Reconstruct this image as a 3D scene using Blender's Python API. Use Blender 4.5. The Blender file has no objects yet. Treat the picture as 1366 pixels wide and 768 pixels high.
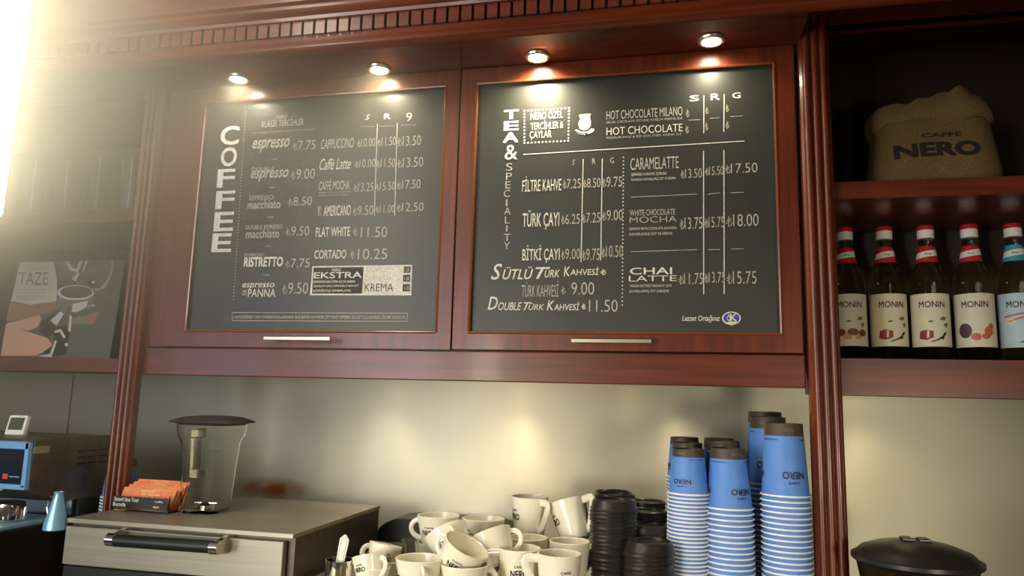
import bpy, bmesh, math, random
from mathutils import Vector, Matrix, Euler
from mathutils.bvhtree import BVHTree
random.seed(7)
S = bpy.context.scene
COL = S.collection
PI = math.pi

# ------------------------------------------------------------------ camera, world, lights, exposure
CAM = Vector((0, -1.75, 1.40)); FPX = 988.0
ROT = Matrix.Rotation(.2242, 3, 'Z') @ Matrix.Rotation(.1512, 3, 'X') @ Matrix.Rotation(-.0264, 3, 'Y')   # right, forward, up
cd = bpy.data.cameras.new('camera'); cam = bpy.data.objects.new('camera', cd); COL.objects.link(cam)
cd.sensor_width = 36; cd.lens = FPX / 1366 * 36; cd.clip_start = .02
m4 = (ROT @ Matrix.Rotation(PI / 2, 3, 'X')).to_4x4(); m4.translation = CAM
cam.matrix_world = m4; S.camera = cam
S.view_settings.view_transform = 'Standard'; S.view_settings.look = 'None'
S.view_settings.gamma = 1; S.view_settings.use_curve_mapping = False
S.view_settings.exposure = 0.0

W = bpy.data.worlds.new('world'); S.world = W; W.use_nodes = True
W.node_tree.nodes['Background'].inputs[0].default_value = (1.0, .86, .66, 1)
W.node_tree.nodes['Background'].inputs[1].default_value = 0.06

def light(name, kind, loc, energy, color, target=None, **kw):
    d = bpy.data.lights.new(name, kind); o = bpy.data.objects.new(name, d); COL.objects.link(o)
    d.energy = energy; d.color = color; o.location = loc
    for k, v in kw.items(): setattr(d, k, v)
    if target is not None:
        o.rotation_euler = (Vector(target) - Vector(loc)).to_track_quat('-Z', 'Y').to_euler()
    return o
WARM = (1.0, .83, .58)
light('daylight_window', 'AREA', (-2.9, -3.2, 1.62), 12, (.78, .88, 1.0), (-1.2, 0, 1.35), shape='RECTANGLE', size=.55, size_y=.9)
light('daylight_window', 'AREA', (-1.75, -3.2, 1.5), 34, (.93, .96, 1.0), (-.6, 0, 1.3), shape='RECTANGLE', size=.6, size_y=1.5)
light('cafe_column_lamp', 'AREA', (-1.12, -3.2, 1.6), 14, WARM, (-.4, 0, 1.3), shape='RECTANGLE', size=.16, size_y=1.0)
light('counter_fill', 'AREA', (-.93, -2.3, 1.15), 1.1, (1, .90, .72), (-.3, -.1, 1.12), shape='DISK', size=.26, spread=1.0)  # added unseen fill that brightens the mugs and backsplash
light('counter_fill', 'AREA', (.95, -2.3, 1.15), 1.6, (1, .90, .72), (.0, -.1, 1.12), shape='DISK', size=.26, spread=1.0)  # second added fill, unseen, from the right

GLARE_HAZE = 1.2  # density of the added lens glare volume

# ------------------------------------------------------------------ picking points of the place
def at(px, py, y):
    d = ROT @ Vector(((px - 683) / FPX, 1, (384 - py) / FPX)); return CAM + d * ((y - CAM.y) / d.y)
def atz(px, py, z):
    d = ROT @ Vector(((px - 683) / FPX, 1, (384 - py) / FPX)); return CAM + d * ((z - CAM.z) / d.z)
def atp(px, py, p0, n):
    d = ROT @ Vector(((px - 683) / FPX, 1, (384 - py) / FPX)); return CAM + d * ((p0 - CAM).dot(n) / d.dot(n))

# ------------------------------------------------------------------ materials
def lin(c):
    return tuple(((v / 255) / 12.92 if v <= 10 else ((v / 255 + .055) / 1.055) ** 2.4) for v in c) + (1,)
MATS = {}
def mat(name, rgb, rough=.5, metal=0, **kw):
    if name in MATS: return MATS[name]
    m = bpy.data.materials.new(name); m.use_nodes = True; MATS[name] = m
    b = m.node_tree.nodes['Principled BSDF']
    b.inputs['Base Color'].default_value = lin(rgb); b.inputs['Roughness'].default_value = rough
    b.inputs['Metallic'].default_value = metal
    for k, v in kw.items():
        b.inputs[k.replace('_', ' ')].default_value = v
    return m
def noise_mat(name, c1, c2, scale=(1, 1, 1), nscale=8, rough=.5, metal=0, bump=0, detail=5, coord='Object', r2=None, **kw):
    m = mat(name, c1, rough, metal, **kw); nt = m.node_tree; b = nt.nodes['Principled BSDF']
    tc = nt.nodes.new('ShaderNodeTexCoord'); mp = nt.nodes.new('ShaderNodeMapping'); nz = nt.nodes.new('ShaderNodeTexNoise')
    mp.inputs['Scale'].default_value = scale; nz.inputs['Scale'].default_value = nscale; nz.inputs['Detail'].default_value = detail
    nt.links.new(tc.outputs[coord], mp.inputs[0]); nt.links.new(mp.outputs[0], nz.inputs['Vector'])
    cr = nt.nodes.new('ShaderNodeValToRGB'); cr.color_ramp.elements[0].color = lin(c1); cr.color_ramp.elements[1].color = lin(c2)
    cr.color_ramp.elements[0].position = .35; cr.color_ramp.elements[1].position = .68
    nt.links.new(nz.outputs['Fac'], cr.inputs[0]); nt.links.new(cr.outputs[0], b.inputs['Base Color'])
    if r2 is not None:
        mr = nt.nodes.new('ShaderNodeMapRange'); mr.inputs['To Min'].default_value = rough; mr.inputs['To Max'].default_value = r2
        nt.links.new(nz.outputs['Fac'], mr.inputs[0]); nt.links.new(mr.outputs[0], b.inputs['Roughness'])
    if bump:
        bp = nt.nodes.new('ShaderNodeBump'); bp.inputs['Strength'].default_value = bump; bp.inputs['Distance'].default_value = .002
        nt.links.new(nz.outputs['Fac'], bp.inputs['Height']); nt.links.new(bp.outputs[0], b.inputs['Normal'])
    return m
WOODV = noise_mat('mahogany upright grain', (80, 29, 9), (108, 43, 14), (60, 60, 4), 1.2, .35, Coat_Weight=.2, Coat_Roughness=.09)
WOODH = noise_mat('mahogany level grain', (80, 29, 9), (108, 43, 14), (4, 60, 60), 1.2, .35, Coat_Weight=.2, Coat_Roughness=.09)
WOODD = noise_mat('dark bay panel', (40, 28, 16), (52, 35, 20), (40, 40, 4), 1.2, .6)
STEEL = noise_mat('brushed steel sheet', (192, 187, 164), (202, 196, 172), (2, 60, 1.5), 2, .48, .55, r2=.52, Anisotropic=.8)
cx = STEEL.node_tree.nodes.new('ShaderNodeCombineXYZ'); cx.inputs[2].default_value = 1; STEEL.node_tree.links.new(cx.outputs[0], STEEL.node_tree.nodes['Principled BSDF'].inputs['Tangent'])
STEELB = noise_mat('brushed steel', (160, 153, 134), (174, 166, 146), (1, 60, 60), 2, .36, .68)
STEELD = noise_mat('dull dark steel', (92, 84, 72), (104, 95, 82), (3, 30, 30), 2, .4, .6)
CHROME = mat('chrome', (225, 220, 208), .12, 1)
SATIN = mat('satin nickel', (205, 195, 170), .3, .9)
BOARD = noise_mat('blackboard', (44, 46, 41), (51, 53, 47), (1, 1, 1), 6, .42, bump=.03)
CHALK = noise_mat('chalk white', (196, 193, 180), (224, 221, 208), (1, 1, 1), 220, .8)
CHALKD = noise_mat('faded chalk', (158, 155, 142), (198, 195, 181), (1, 1, 1), 260, .8)
CHALKBK = mat('board ink', (40, 42, 38), .7)
CHALKGR = mat('grey pen', (168, 166, 150), .7)
CERAMIC = mat('white glazed ceramic', (236, 230, 208), .18, Coat_Weight=.3)
BROWN = mat('brown print', (40, 26, 18), .5)
BLUE = noise_mat('blue paper', (80, 130, 204), (88, 138, 210), (1, 1, 1), 40, .55)
PAPER = mat('white paper rim', (238, 234, 222), .5)
KRAFT = noise_mat('dark brown paper', (62, 53, 40), (74, 62, 46), (1, 1, 1), 60, .55)
NAVY = mat('navy print', (36, 34, 48), .5)
LID = mat('black polystyrene', (34, 33, 29), .33)
BLACK = mat('black plastic', (24, 23, 21), .4)
BLACKR = mat('black rubber', (38, 37, 34), .55)
DARKSCR = mat('dark screen', (22, 34, 48), .12)
BURLAP = noise_mat('burlap', (96, 74, 40), (120, 95, 54), (1, 1, 1), 420, .9, bump=.9, detail=2)
SOOT = mat('dark stencil ink', (30, 24, 18), .8)
WHITEP = mat('white plastic', (232, 228, 214), .35)
ORANGE = noise_mat('orange leaflet', (216, 110, 70), (226, 150, 92), (1, 1, 1), 60, .5)
LABEL = mat('cream label', (222, 214, 186), .5)
LABELB = mat('pale blue label', (186, 208, 212), .5)
RED = mat('red', (190, 36, 40), .45)
CYAN = mat('cyan band', (70, 158, 178), .45)
FLOORM = noise_mat('floor tile', (70, 60, 50), (84, 72, 60), (1, 1, 1), 3, .5)
PLASTER = noise_mat('plaster', (150, 132, 104), (160, 142, 112), (1, 1, 1), 5, .8)
def glass(name, rgb, rough=0.02, ior=1.45, alpha=1):
    return mat(name, rgb, rough, 0, Transmission_Weight=1, IOR=ior)
GLASS = glass('clear glass', (240, 240, 232)); JUG = glass('clear polycarbonate', (254, 255, 250), .04, 1.12)
SMOKE = glass('smoky plastic', (120, 108, 88), .1, 1.15)
SYRUP = glass('syrup bottle glass', (225, 212, 178), .03, 1.3)
def emit(name, rgb, st):
    m = bpy.data.materials.new(name); m.use_nodes = True; b = m.node_tree.nodes['Principled BSDF']
    b.inputs['Emission Color'].default_value = lin(rgb); b.inputs['Emission Strength'].default_value = st
    b.inputs['Base Color'].default_value = lin(rgb); return m
BULB = emit('lit bulb', (255, 240, 210), 22); OPAL = emit('lit opal glass', (255, 244, 220), 16)
UNDERB = emit('lit strip', (255, 232, 190), 6)

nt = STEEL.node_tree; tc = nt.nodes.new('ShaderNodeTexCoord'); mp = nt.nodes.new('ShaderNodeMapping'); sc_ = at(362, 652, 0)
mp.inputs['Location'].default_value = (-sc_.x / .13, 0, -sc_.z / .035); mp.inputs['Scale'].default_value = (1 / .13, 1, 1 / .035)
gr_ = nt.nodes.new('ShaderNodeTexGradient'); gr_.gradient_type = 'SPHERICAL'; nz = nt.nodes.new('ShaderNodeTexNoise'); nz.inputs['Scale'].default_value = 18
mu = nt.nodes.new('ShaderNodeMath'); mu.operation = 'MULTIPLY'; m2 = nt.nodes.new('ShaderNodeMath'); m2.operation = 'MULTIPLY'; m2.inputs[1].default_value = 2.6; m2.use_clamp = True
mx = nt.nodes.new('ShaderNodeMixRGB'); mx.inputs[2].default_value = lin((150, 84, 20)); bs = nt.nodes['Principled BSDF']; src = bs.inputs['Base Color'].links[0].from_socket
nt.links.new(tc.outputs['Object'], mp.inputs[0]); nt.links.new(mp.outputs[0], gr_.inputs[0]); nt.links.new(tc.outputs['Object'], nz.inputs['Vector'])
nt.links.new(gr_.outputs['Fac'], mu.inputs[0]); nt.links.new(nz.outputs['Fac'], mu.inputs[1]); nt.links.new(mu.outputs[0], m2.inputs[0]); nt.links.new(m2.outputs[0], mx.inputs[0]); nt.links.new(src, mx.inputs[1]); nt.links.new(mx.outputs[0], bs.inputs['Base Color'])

# ------------------------------------------------------------------ mesh building
class MB:
    def __init__(s): s.v = []; s.f = []
    def add(s, vs, fs, M=None):
        n = len(s.v)
        s.v += [(M @ Vector(v) if M is not None else Vector(v)) for v in vs]; s.f += [tuple(i + n for i in f) for f in fs]; return s
    def box(s, x0, x1, y0, y1, z0, z1, M=None):
        vs = [(x, y, z) for x in (x0, x1) for y in (y0, y1) for z in (z0, z1)]
        return s.add(vs, [(0, 1, 3, 2), (4, 6, 7, 5), (0, 4, 5, 1), (2, 3, 7, 6), (0, 2, 6, 4), (1, 5, 7, 3)], M)
    def prism(s, pts, a, b, axis='x', M=None):          # profile pts (2d) swept from a to b along axis
        n = len(pts)
        def mk(t, p): return {'x': (t, p[0], p[1]), 'y': (p[0], t, p[1]), 'z': (p[0], p[1], t)}[axis]
        vs = [mk(a, p) for p in pts] + [mk(b, p) for p in pts]
        return s.add(vs, [tuple(range(n)), tuple(range(2 * n - 1, n - 1, -1))] + [(i, i + n, (i + 1) % n + n, (i + 1) % n) for i in range(n)], M)
    def lathe(s, prof, n=32, M=None, sq=None, t0=0, t1=2 * PI, close=False):   # prof: list of (r,z); sq: superellipse exponent
        full = abs(t1 - t0 - 2 * PI) < 1e-6; k = n if full else n + 1; vs = []
        for r, z in prof:
            for i in range(k):
                t = t0 + (t1 - t0) * i / n; c, q = math.cos(t), math.sin(t)
                if sq: g = (abs(c) ** sq + abs(q) ** sq) ** (-1 / sq)
                else: g = 1
                vs.append((r * c * g, r * q * g, z))
        fs = []
        for j in range(len(prof) - 1):
            for i in range(n):
                i2 = (i + 1) % k if full else i + 1
                fs.append((j * k + i, j * k + i2, (j + 1) * k + i2, (j + 1) * k + i))
        if full:
            if prof[0][0] > 1e-6 and not close: fs.append(tuple(range(k - 1, -1, -1)))
            if prof[-1][0] > 1e-6 and not close: fs.append(tuple(range((len(prof) - 1) * k, len(prof) * k)))
        if close:
            for i in range(n):
                i2 = (i + 1) % k; L = len(prof) - 1; fs.append((L * k + i, L * k + i2, i2, i))
        return s.add(vs, fs, M)
    def tube(s, path, r, n=10, flat=1, M=None, up=(0, 0, 1)):    # swept ellipse, r may be list
        P = [Vector(p) for p in path]; vs = []; up = Vector(up)
        for i, p in enumerate(P):
            t = (P[min(i + 1, len(P) - 1)] - P[max(i - 1, 0)]).normalized()
            a = t.cross(up)
            if a.length < 1e-4: a = t.cross(Vector((1, 0, 0)))
            a.normalize(); b = a.cross(t).normalized(); rr = r[i] if isinstance(r, (list, tuple)) else r
            for k in range(n):
                w = 2 * PI * k / n; vs.append(p + a * math.cos(w) * rr * flat + b * math.sin(w) * rr)
        fs = [tuple(range(n - 1, -1, -1)), tuple(range((len(P) - 1) * n, len(P) * n))]
        for i in range(len(P) - 1):
            for k in range(n): fs.append((i * n + k, i * n + (k + 1) % n, (i + 1) * n + (k + 1) % n, (i + 1) * n + k))
        return s.add(vs, fs, M)
    def ball(s, c, r, n=10, M=None):
        pr = [(r * math.sin(PI * i / n), -r * math.cos(PI * i / n)) for i in range(n + 1)]
        T = Matrix.Translation(c); return s.lathe(pr, n * 2, (M @ T) if M is not None else T)
    def build(s, name, m, parent=None, smooth=False, bevel=0, loc=None):
        me = bpy.data.meshes.new(name); me.from_pydata([tuple(v) for v in s.v], [], s.f); me.update()
        bm = bmesh.new(); bm.from_mesh(me); bmesh.ops.remove_doubles(bm, verts=bm.verts, dist=1e-6)
        bmesh.ops.recalc_face_normals(bm, faces=bm.faces); bm.to_mesh(me); bm.free()
        me.materials.append(m); o = bpy.data.objects.new(name, me); COL.objects.link(o)
        if parent: o.parent = parent
        if loc: o.location = loc
        if bevel:
            b = o.modifiers.new('bevel', 'BEVEL'); b.width = bevel; b.segments = 2; b.limit_method = 'ANGLE'; b.harden_normals = False
        if smooth:
            me.polygons.foreach_set('use_smooth', [True] * len(me.polygons))
            if smooth != 'all':
                try: me.set_sharp_from_angle(angle=math.radians(38))
                except Exception: pass
        return o
def tag(o, label=None, cat=None, group=None, kind=None):
    if label: o['label'] = label
    if cat: o['category'] = cat
    if group: o['group'] = group
    if kind: o['kind'] = kind
    return o
def thing(name, label, cat, loc=(0, 0, 0), group=None, rot=(0, 0, 0)):
    o = bpy.data.objects.new(name, None); COL.objects.link(o); o.location = loc; o.rotation_euler = rot; o.empty_display_size = .02
    return tag(o, label, cat, group)
def copy_tree(root, loc, rot=None, label=None, group=None):
    r = root.copy(); COL.objects.link(r); r.location = loc
    if rot is not None: r.rotation_euler = rot
    if label: r['label'] = label
    if group: r['group'] = group
    for ch in list(root.children):
        c = ch.copy(); COL.objects.link(c); c.parent = r; c.matrix_parent_inverse = ch.matrix_parent_inverse
        for g in list(ch.children):
            d = g.copy(); COL.objects.link(d); d.parent = c
    return r

# text: built-in font turned into mesh, normalised to its own 0..1 box
TXT = {}
def glyphs(s, weight=0, shear=0, space=1):
    k = (s, weight, shear, space)
    if k in TXT: return TXT[k]
    c = bpy.data.curves.new('t', 'FONT'); c.body = s; c.size = 1; bold = max(0, weight + .006); c.offset = min(0, weight + .006); c.shear = shear; c.space_character = space
    c.resolution_u = 3; c.fill_mode = 'FRONT'
    o = bpy.data.objects.new('t', c); COL.objects.link(o); dg = bpy.context.evaluated_depsgraph_get()
    me = bpy.data.meshes.new_from_object(o.evaluated_get(dg))
    v = [tuple(p.co[:2]) for p in me.vertices]; f = [tuple(p.vertices) for p in me.polygons]
    bpy.data.objects.remove(o); bpy.data.curves.remove(c); bpy.data.meshes.remove(me)
    if bold > .004:                                         # bold: the strokes are doubled sideways and upwards
        n = len(v); sh = [(-bold, -bold), (bold, -bold), (-bold, bold), (bold, bold)]
        v, f = [(p[0] + a, p[1] + b) for a, b in sh for p in v], [tuple(i + n * k for i in q) for k in range(4) for q in f]
    xs = [p[0] for p in v]; ys = [p[1] for p in v]; x0, x1, y0, y1 = min(xs), max(xs), min(ys), max(ys)
    nl = len(v) // 4 if bold > .004 else len(v)            # third value: layer of the doubled stroke
    v = [((p[0] - x0) / (x1 - x0 or 1), (p[1] - y0) / (y1 - y0 or 1), (i // nl) * 6e-5) for i, p in enumerate(v)]
    TXT[k] = (v, f); return TXT[k]
def wrap_text(mb, s, th0, zc, w, h, rad, weight=0, off=.0004, shear=0, flip=False):
    v, f = glyphs(s, weight, shear); step = .12 * rad(zc) / w; r0_ = rad(zc)
    if flip: v = [(1 - u, 1 - q, l) for u, q, l in v]
    for fc in f:                                            # glyph faces are cut into narrow strips so that they follow the curve
        pts = [v[i][:2] for i in fc]; off_ = off + v[fc[0]][2]; u0, u1 = min(p[0] for p in pts), max(p[0] for p in pts); n = max(1, math.ceil((u1 - u0) / step - 1e-6))
        for i in range(n):
            a, b = u0 + (u1 - u0) * i / n, u0 + (u1 - u0) * (i + 1) / n; q = pts
            if i: q = clip_u(q, a, False)
            if i < n - 1 and len(q) > 2: q = clip_u(q, b, True)
            if len(q) < 3: continue
            vs = []
            for u, k in q:
                z = zc + (k - .5) * h; r = rad(z) + off_; t = th0 + (u - .5) * w / r0_; vs.append((r * math.cos(t), r * math.sin(t), z))
            mb.add(vs, [tuple(range(len(vs)))])
def clip_u(pts, c, keep_less):
    out = []
    for a, b in zip(pts, pts[1:] + pts[:1]):
        ia, ib = (a[0] <= c if keep_less else a[0] >= c), (b[0] <= c if keep_less else b[0] >= c)
        if ia: out.append(a)
        if ia != ib: t = (c - a[0]) / (b[0] - a[0]); out.append((c, a[1] + (b[1] - a[1]) * t))
    return out
def wrap_poly(mb, pts, th0, rad, off=.0004, step=.003):
    u0, u1 = min(p[0] for p in pts), max(p[0] for p in pts); n = max(1, int((u1 - u0) / step)); pts = [tuple(p) for p in pts]
    for i in range(n):
        a, b = u0 + (u1 - u0) * i / n, u0 + (u1 - u0) * (i + 1) / n
        q = clip_u(clip_u(pts, a, False) if i else pts, b, True) if i < n - 1 else (clip_u(pts, a, False) if i else pts)
        if len(q) < 3: continue
        vs = []
        for u, z in q: r = rad(z) + off; t = th0 + u / r; vs.append((r * math.cos(t), r * math.sin(t), z))
        mb.add(vs, [tuple(range(len(q)))])
def wrap_rect(mb, u0, u1, z0, z1, th0, rad, off=.0003, n=12, sl=0, th=0):
    vs = []
    for i in range(n + 1):
        u = u0 + (u1 - u0) * i / n
        for zb in (z0, z1):
            z = zb + sl * u; r = rad(z) + off; t = th0 + u / rad((z0 + z1) / 2); vs.append((r * math.cos(t), r * math.sin(t), z))
    mb.add(vs, [(2 * i, 2 * i + 2, 2 * i + 3, 2 * i + 1) for i in range(n)])
def ell(cx, cy, rx, ry, n=20, a0=0, a1=2 * PI): return [(cx + rx * math.cos(a0 + (a1 - a0) * i / n), cy + ry * math.sin(a0 + (a1 - a0) * i / n)) for i in range(n)]

# ================================================================== SETTING
tag(MB().box(-3.5, 2.3, 0, .08, .0, 2.75).build('wall_back', STEEL), kind='structure')
tag(MB().box(-3.5, 2.3, -4.2, .08, -.05, 0).build('floor', FLOORM), kind='structure')
tag(MB().box(-3.5, 2.3, -4.2, .08, 2.75, 2.8).build('ceiling', PLASTER), kind='structure')
tag(MB().box(-3.55, -3.5, -4.2, .08, 0, 2.75).build('wall_left', PLASTER), kind='structure')
# steel sheet joint in the left bay
j0 = at(101, 480, 0)
tag(MB().box(j0.x - .001, j0.x + .001, -.002, .001, 1.08, 1.5).build('trim_1', STEELD), kind='structure')

# cornice over the whole back bar
XL, XR = -2.6, 2.2
cor = tag(bpy.data.objects.new('trim_2', None), kind='structure'); COL.objects.link(cor)
MB().box(XL, .225, -.50, -.02, 2.083, 2.10).box(.225, XR, -.50, -.30, 2.118, 2.13).build('soffit_board', WOODH, cor)
b = MB().prism([(-.497, 2.066), (-.506, 2.068), (-.512, 2.075), (-.512, 2.079), (-.507, 2.086), (-.507, 2.1), (-.497, 2.1)], XL, XR)
b.build('bead_moulding', WOODH, cor, smooth=True)
MB().box(XL, XR, -.499, -.48, 2.095, 2.16).build('frieze_board', WOODH, cor)
d = MB(); x = XL
while x < XR:
    d.box(x, x + .0195, -.514, -.499, 2.1, 2.128); x += .0248
d.build('dentil_band', WOODH, cor)
MB().prism([(-.49, 2.128), (-.52, 2.128), (-.522, 2.134), (-.53, 2.137), (-.536, 2.143), (-.536, 2.15), (-.545, 2.153), (-.552, 2.165), (-.57, 2.18), (-.6, 2.192), (-.61, 2.2), (-.61, 2.215), (-.49, 2.215)], XL, XR).build('crown_moulding', WOODH, cor, smooth=True)
MB().box(XL, XR, -.49, -.03, 2.215, 2.74).build('bulkhead', WOODH, cor)

# ================================================================== WALL CABINET
YF = -.35
cab = thing('wall_cabinet', 'long mahogany wall cabinet with two blackboard menu doors above the steel backsplash', 'cabinet', (-.46, -.02, 1.436))
def cpart(mb, name, m, parent=cab, **kw):
    o = mb.build(name, m, parent, **kw)
    o.matrix_parent_inverse = Matrix.Translation(-Vector(cab.location)) if parent is cab else Matrix.Identity(4)
    return o
cpart(MB().box(-1.139, .219, -.325, -.02, 1.452, 2.082), 'carcass', WOODV)
cpart(MB().box(-1.139, .219, -.347, -.31, 1.436, 1.4945), 'bottom_rail', WOODH, bevel=.002)
cpart(MB().box(-1.139, -1.098, -.346, -.31, 1.4965, 2.082), 'filler_strip', WOODV)
ul = MB()
for px in (470, 660, 830): p = at(px, 512, -.17); ul.lathe([(0, 1.447), (.02, 1.447), (.024, 1.452)], 20, Matrix.Translation((p.x, -.12, 0)))
cpart(ul, 'under_cabinet_lamp', UNDERB)
for px, e in ((470, 1.4), (665, 1.8), (900, 1.4)):
    p = at(px, 512, -.17)
    light('under_cabinet_light', 'SPOT', (p.x, -.12, 1.443), e, (1, .85, .6), (p.x, -.045, 1.0), spot_size=1.9, spot_blend=.9, shadow_soft_size=.02)

YB = -.3420; YT = YB - .0006
def door(x0, x1, bx0, bx1, z0, z1, bz0, bz1, label, hx0, hx1):
    f = MB(); bv = .007
    # stiles and rails with a bevelled inner lip
    f.prism([(x0, z0), (x1, z0), (bx1, bz0), (bx0, bz0)], YF, YB + .012, 'y')
    f.prism([(x0, z1), (bx0, bz1), (bx1, bz1), (x1, z1)], YF, YB + .012, 'y')
    f.prism([(x0, z0), (bx0, bz0), (bx0, bz1), (x0, z1)], YF, YB + .012, 'y')
    f.prism([(x1, z0), (x1, z1), (bx1, bz1), (bx1, bz0)], YF, YB + .012, 'y')
    o = cpart(f, 'door', WOODV, bevel=.0012); o['label'] = label
    bead = MB()
    for (ax, az, bx, bz) in ((bx0, bz0, bx1, bz0), (bx0, bz1, bx1, bz1), (bx0, bz0, bx0, bz1), (bx1, bz0, bx1, bz1)):
        bead.tube([(ax, YF + .001, az), (bx, YF + .001, bz)], .0032, 8)
    cpart(bead, 'inner_bead', mat('highlighted bead', (112, 58, 28), .22, Coat_Weight=.6, Coat_Roughness=.1), o, smooth=True)  # lighter than the door wood: lit edge highlight put into the colour
    cpart(MB().box(bx0 - .004, bx1 + .004, YB, YB + .008, bz0 - .004, bz1 + .004), 'blackboard', BOARD, o)
    zh = (z0 + bz0) / 2 - .0; h = MB()
    h.box(hx0, hx1, YF - .03, YF - .024, zh - .0035, zh + .0035)
    for hx in (hx0 + .02, hx1 - .02): h.tube([(hx, YF - .0245, zh), (hx, YF + .001, zh)], .003, 10)
    cpart(h, 'handle', SATIN, o, bevel=.0008)
    return o
hz = at(395, 452, -.378)
dL = door(-1.096, -.4415, at(247, 440, YF).x, -.472, 1.497, 2.082, 1.531, 2.048, 'left menu door headed with COFFEE', at(351, 452, -.38).x, at(440, 452, -.38).x)
dR = door(-.4385, .2155, -.405, .1795, 1.497, 2.082, 1.531, 2.048, 'right menu door headed with TEA', at(762, 457, -.38).x, at(869, 457, -.38).x)

def pt(px, py): p = at(px, py, YT); return p.x, p.z
def T(door_, name, s, x0, yt, x1, yb, weight=0, shear=0, m=CHALK, dy=0, rise=None, mb=None):
    a = at(x0, yb, YT); b_ = at(x0, yt, YT); ym = (yt + yb) / 2
    c = at(x1, ym, YT); v, f = glyphs(s, weight, shear)
    vs = [(a.x + (c.x - a.x) * u, YT - dy - l, a.z + (b_.z - a.z) * q) for u, q, l in v]
    if mb is not None: mb.add(vs, f); return
    M_ = MB().add(vs, f); cpart(M_, name, m, door_)
def stroke(mb, pts, w=.0013, dy=0):
    P = [Vector((p.x, p.z)) for p in (at(x, y, YT) for x, y in pts)]
    for a, c in zip(P, P[1:]):
        dd = (c - a); 
        if dd.length < 1e-6: continue
        n = Vector((-dd.y, dd.x)).normalized() * w / 2
        mb.add([(q.x, YT - dy, q.y) for q in (a + n, a - n, c - n, c + n)], [(0, 1, 2, 3)])
def dots(mb, x0, y0, x1, y1, n, r=.0013):
    a = at(x0, y0, YT); c = at(x1, y1, YT)
    for i in range(n):
        t = i / (n - 1) if n > 1 else 0
        cx, cz = a.x + (c.x - a.x) * t, a.z + (c.z - a.z) * t
        mb.add([(px, YT, pz) for px, pz in ell(cx, cz, r, r, 8)], [tuple(range(8))])
def poly(mb, pts, dy=0):
    q = [at(x, y, YT) for x, y in pts]; mb.add([(p.x, YT - dy, p.z) for p in q], [tuple(range(len(q)))])
# the lira sign is drawn: stem with foot hook and two bars
def lira(mb, x0, yt, x1, yb, w=.0012):
    W_, H_ = x1 - x0, yb - yt; X = lambda u: x0 + u * W_; Y_ = lambda v: yt + v * H_
    stroke(mb, [(X(.4), Y_(0)), (X(.4), Y_(1)), (X(.75), Y_(.92)), (X(1), Y_(.6))], w)
    stroke(mb, [(X(.02), Y_(.5)), (X(.85), Y_(.2))], w); stroke(mb, [(X(.02), Y_(.72)), (X(.85), Y_(.42))], w)
def price(door_, s, x0, yt, x1, yb, m=CHALKD, wt=-.013):
    mb = MB(); h = yb - yt; lw = min(h * .55, (x1 - x0) * .2)
    if s.startswith('~'):
        sl = (yb - yt) * .1
        lira(mb, x0, yt + h * .15, x0 + lw, yb)
        T(door_, '', s[1:], x0 + lw * 1.12, yt, x1, yb, wt, mb=mb)
    else: T(door_, '', s, x0, yt, x1, yb, wt, mb=mb)
    cpart(mb, 'price_lettering', m, door_)

# ---- left blackboard
for ch, bx in zip('COFFEE', ((293, 169, 319, 194), (293.6, 197, 316, 222.4), (288.7, 226, 313, 250.5), (286.7, 255, 313, 279), (284.4, 283, 311.7, 308.6), (281.6, 311.5, 308.8, 336.4))):
    T(dL, 'heading_letter', ch, *bx, weight=.012)
mb = MB(); dots(mb, 327.7, 149, 311.4, 399, 62, .0012); cpart(mb, 'dotted_line', CHALK, dL)
T(dL, 'subheading_lettering', 'NERO', 368, 154, 383, 158.8, .01, m=CHALKD); T(dL, 'subheading_lettering', 'KLASİK TERCİHLER', 349, 158.5, 405, 170, .0, m=CHALKD)
mb = MB(); dots(mb, 337.4, 177.4, 418.5, 172.3, 40, .0011); cpart(mb, 'dotted_line', CHALKD, dL)
L = dL
T(L, 'item_lettering', 'espresso', 336, 187, 386, 204, .004, .35, CHALKD)
T(L, 'item_lettering', 'DOUBLE', 336, 223.5, 365, 229, .0, 0, CHALKD); T(L, 'item_lettering', 'espresso', 334, 228, 384.7, 243, .004, .35, CHALKD)
T(L, 'item_lettering', 'ESPRESSO', 332.6, 261, 364.7, 267, -.01, 0, CHALKD); T(L, 'item_lettering', 'macchiato', 330, 267.5, 374, 279, .002, 0, CHALKD)
T(L, 'item_lettering', 'DOUBLE ESPRESSO', 328, 300.6, 376.7, 306, 0, 0, CHALKD); T(L, 'item_lettering', 'macchiato', 328, 306.4, 372.4, 317.8, 0, 0, CHALKD)
T(L, 'item_lettering', 'ESPRESSO', 326, 338, 352.6, 342.6, -.005, 0, CHALKD); T(L, 'item_lettering', 'RISTRETTO', 325, 343, 377.6, 356, .022)
T(L, 'item_lettering', 'espresso', 323, 377.5, 366, 386, 0, .2, CHALK); T(L, 'item_lettering', 'PANNA', 330.5, 385.5, 367.5, 396, -.004); T(L, 'item_lettering', 'con', 323, 387, 329, 394, 0, m=CHALKD)
mb = MB()
for x, y in ((366, 212), (363, 250), (360.5, 289.5), (358, 328), (355, 366.5)):
    for k in (-2.6, 0, 2.6): stroke(mb, [(x + k - .9, y), (x + k + .9, y)], .0014)
cpart(mb, 'dash_row', CHALK, L)
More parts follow.
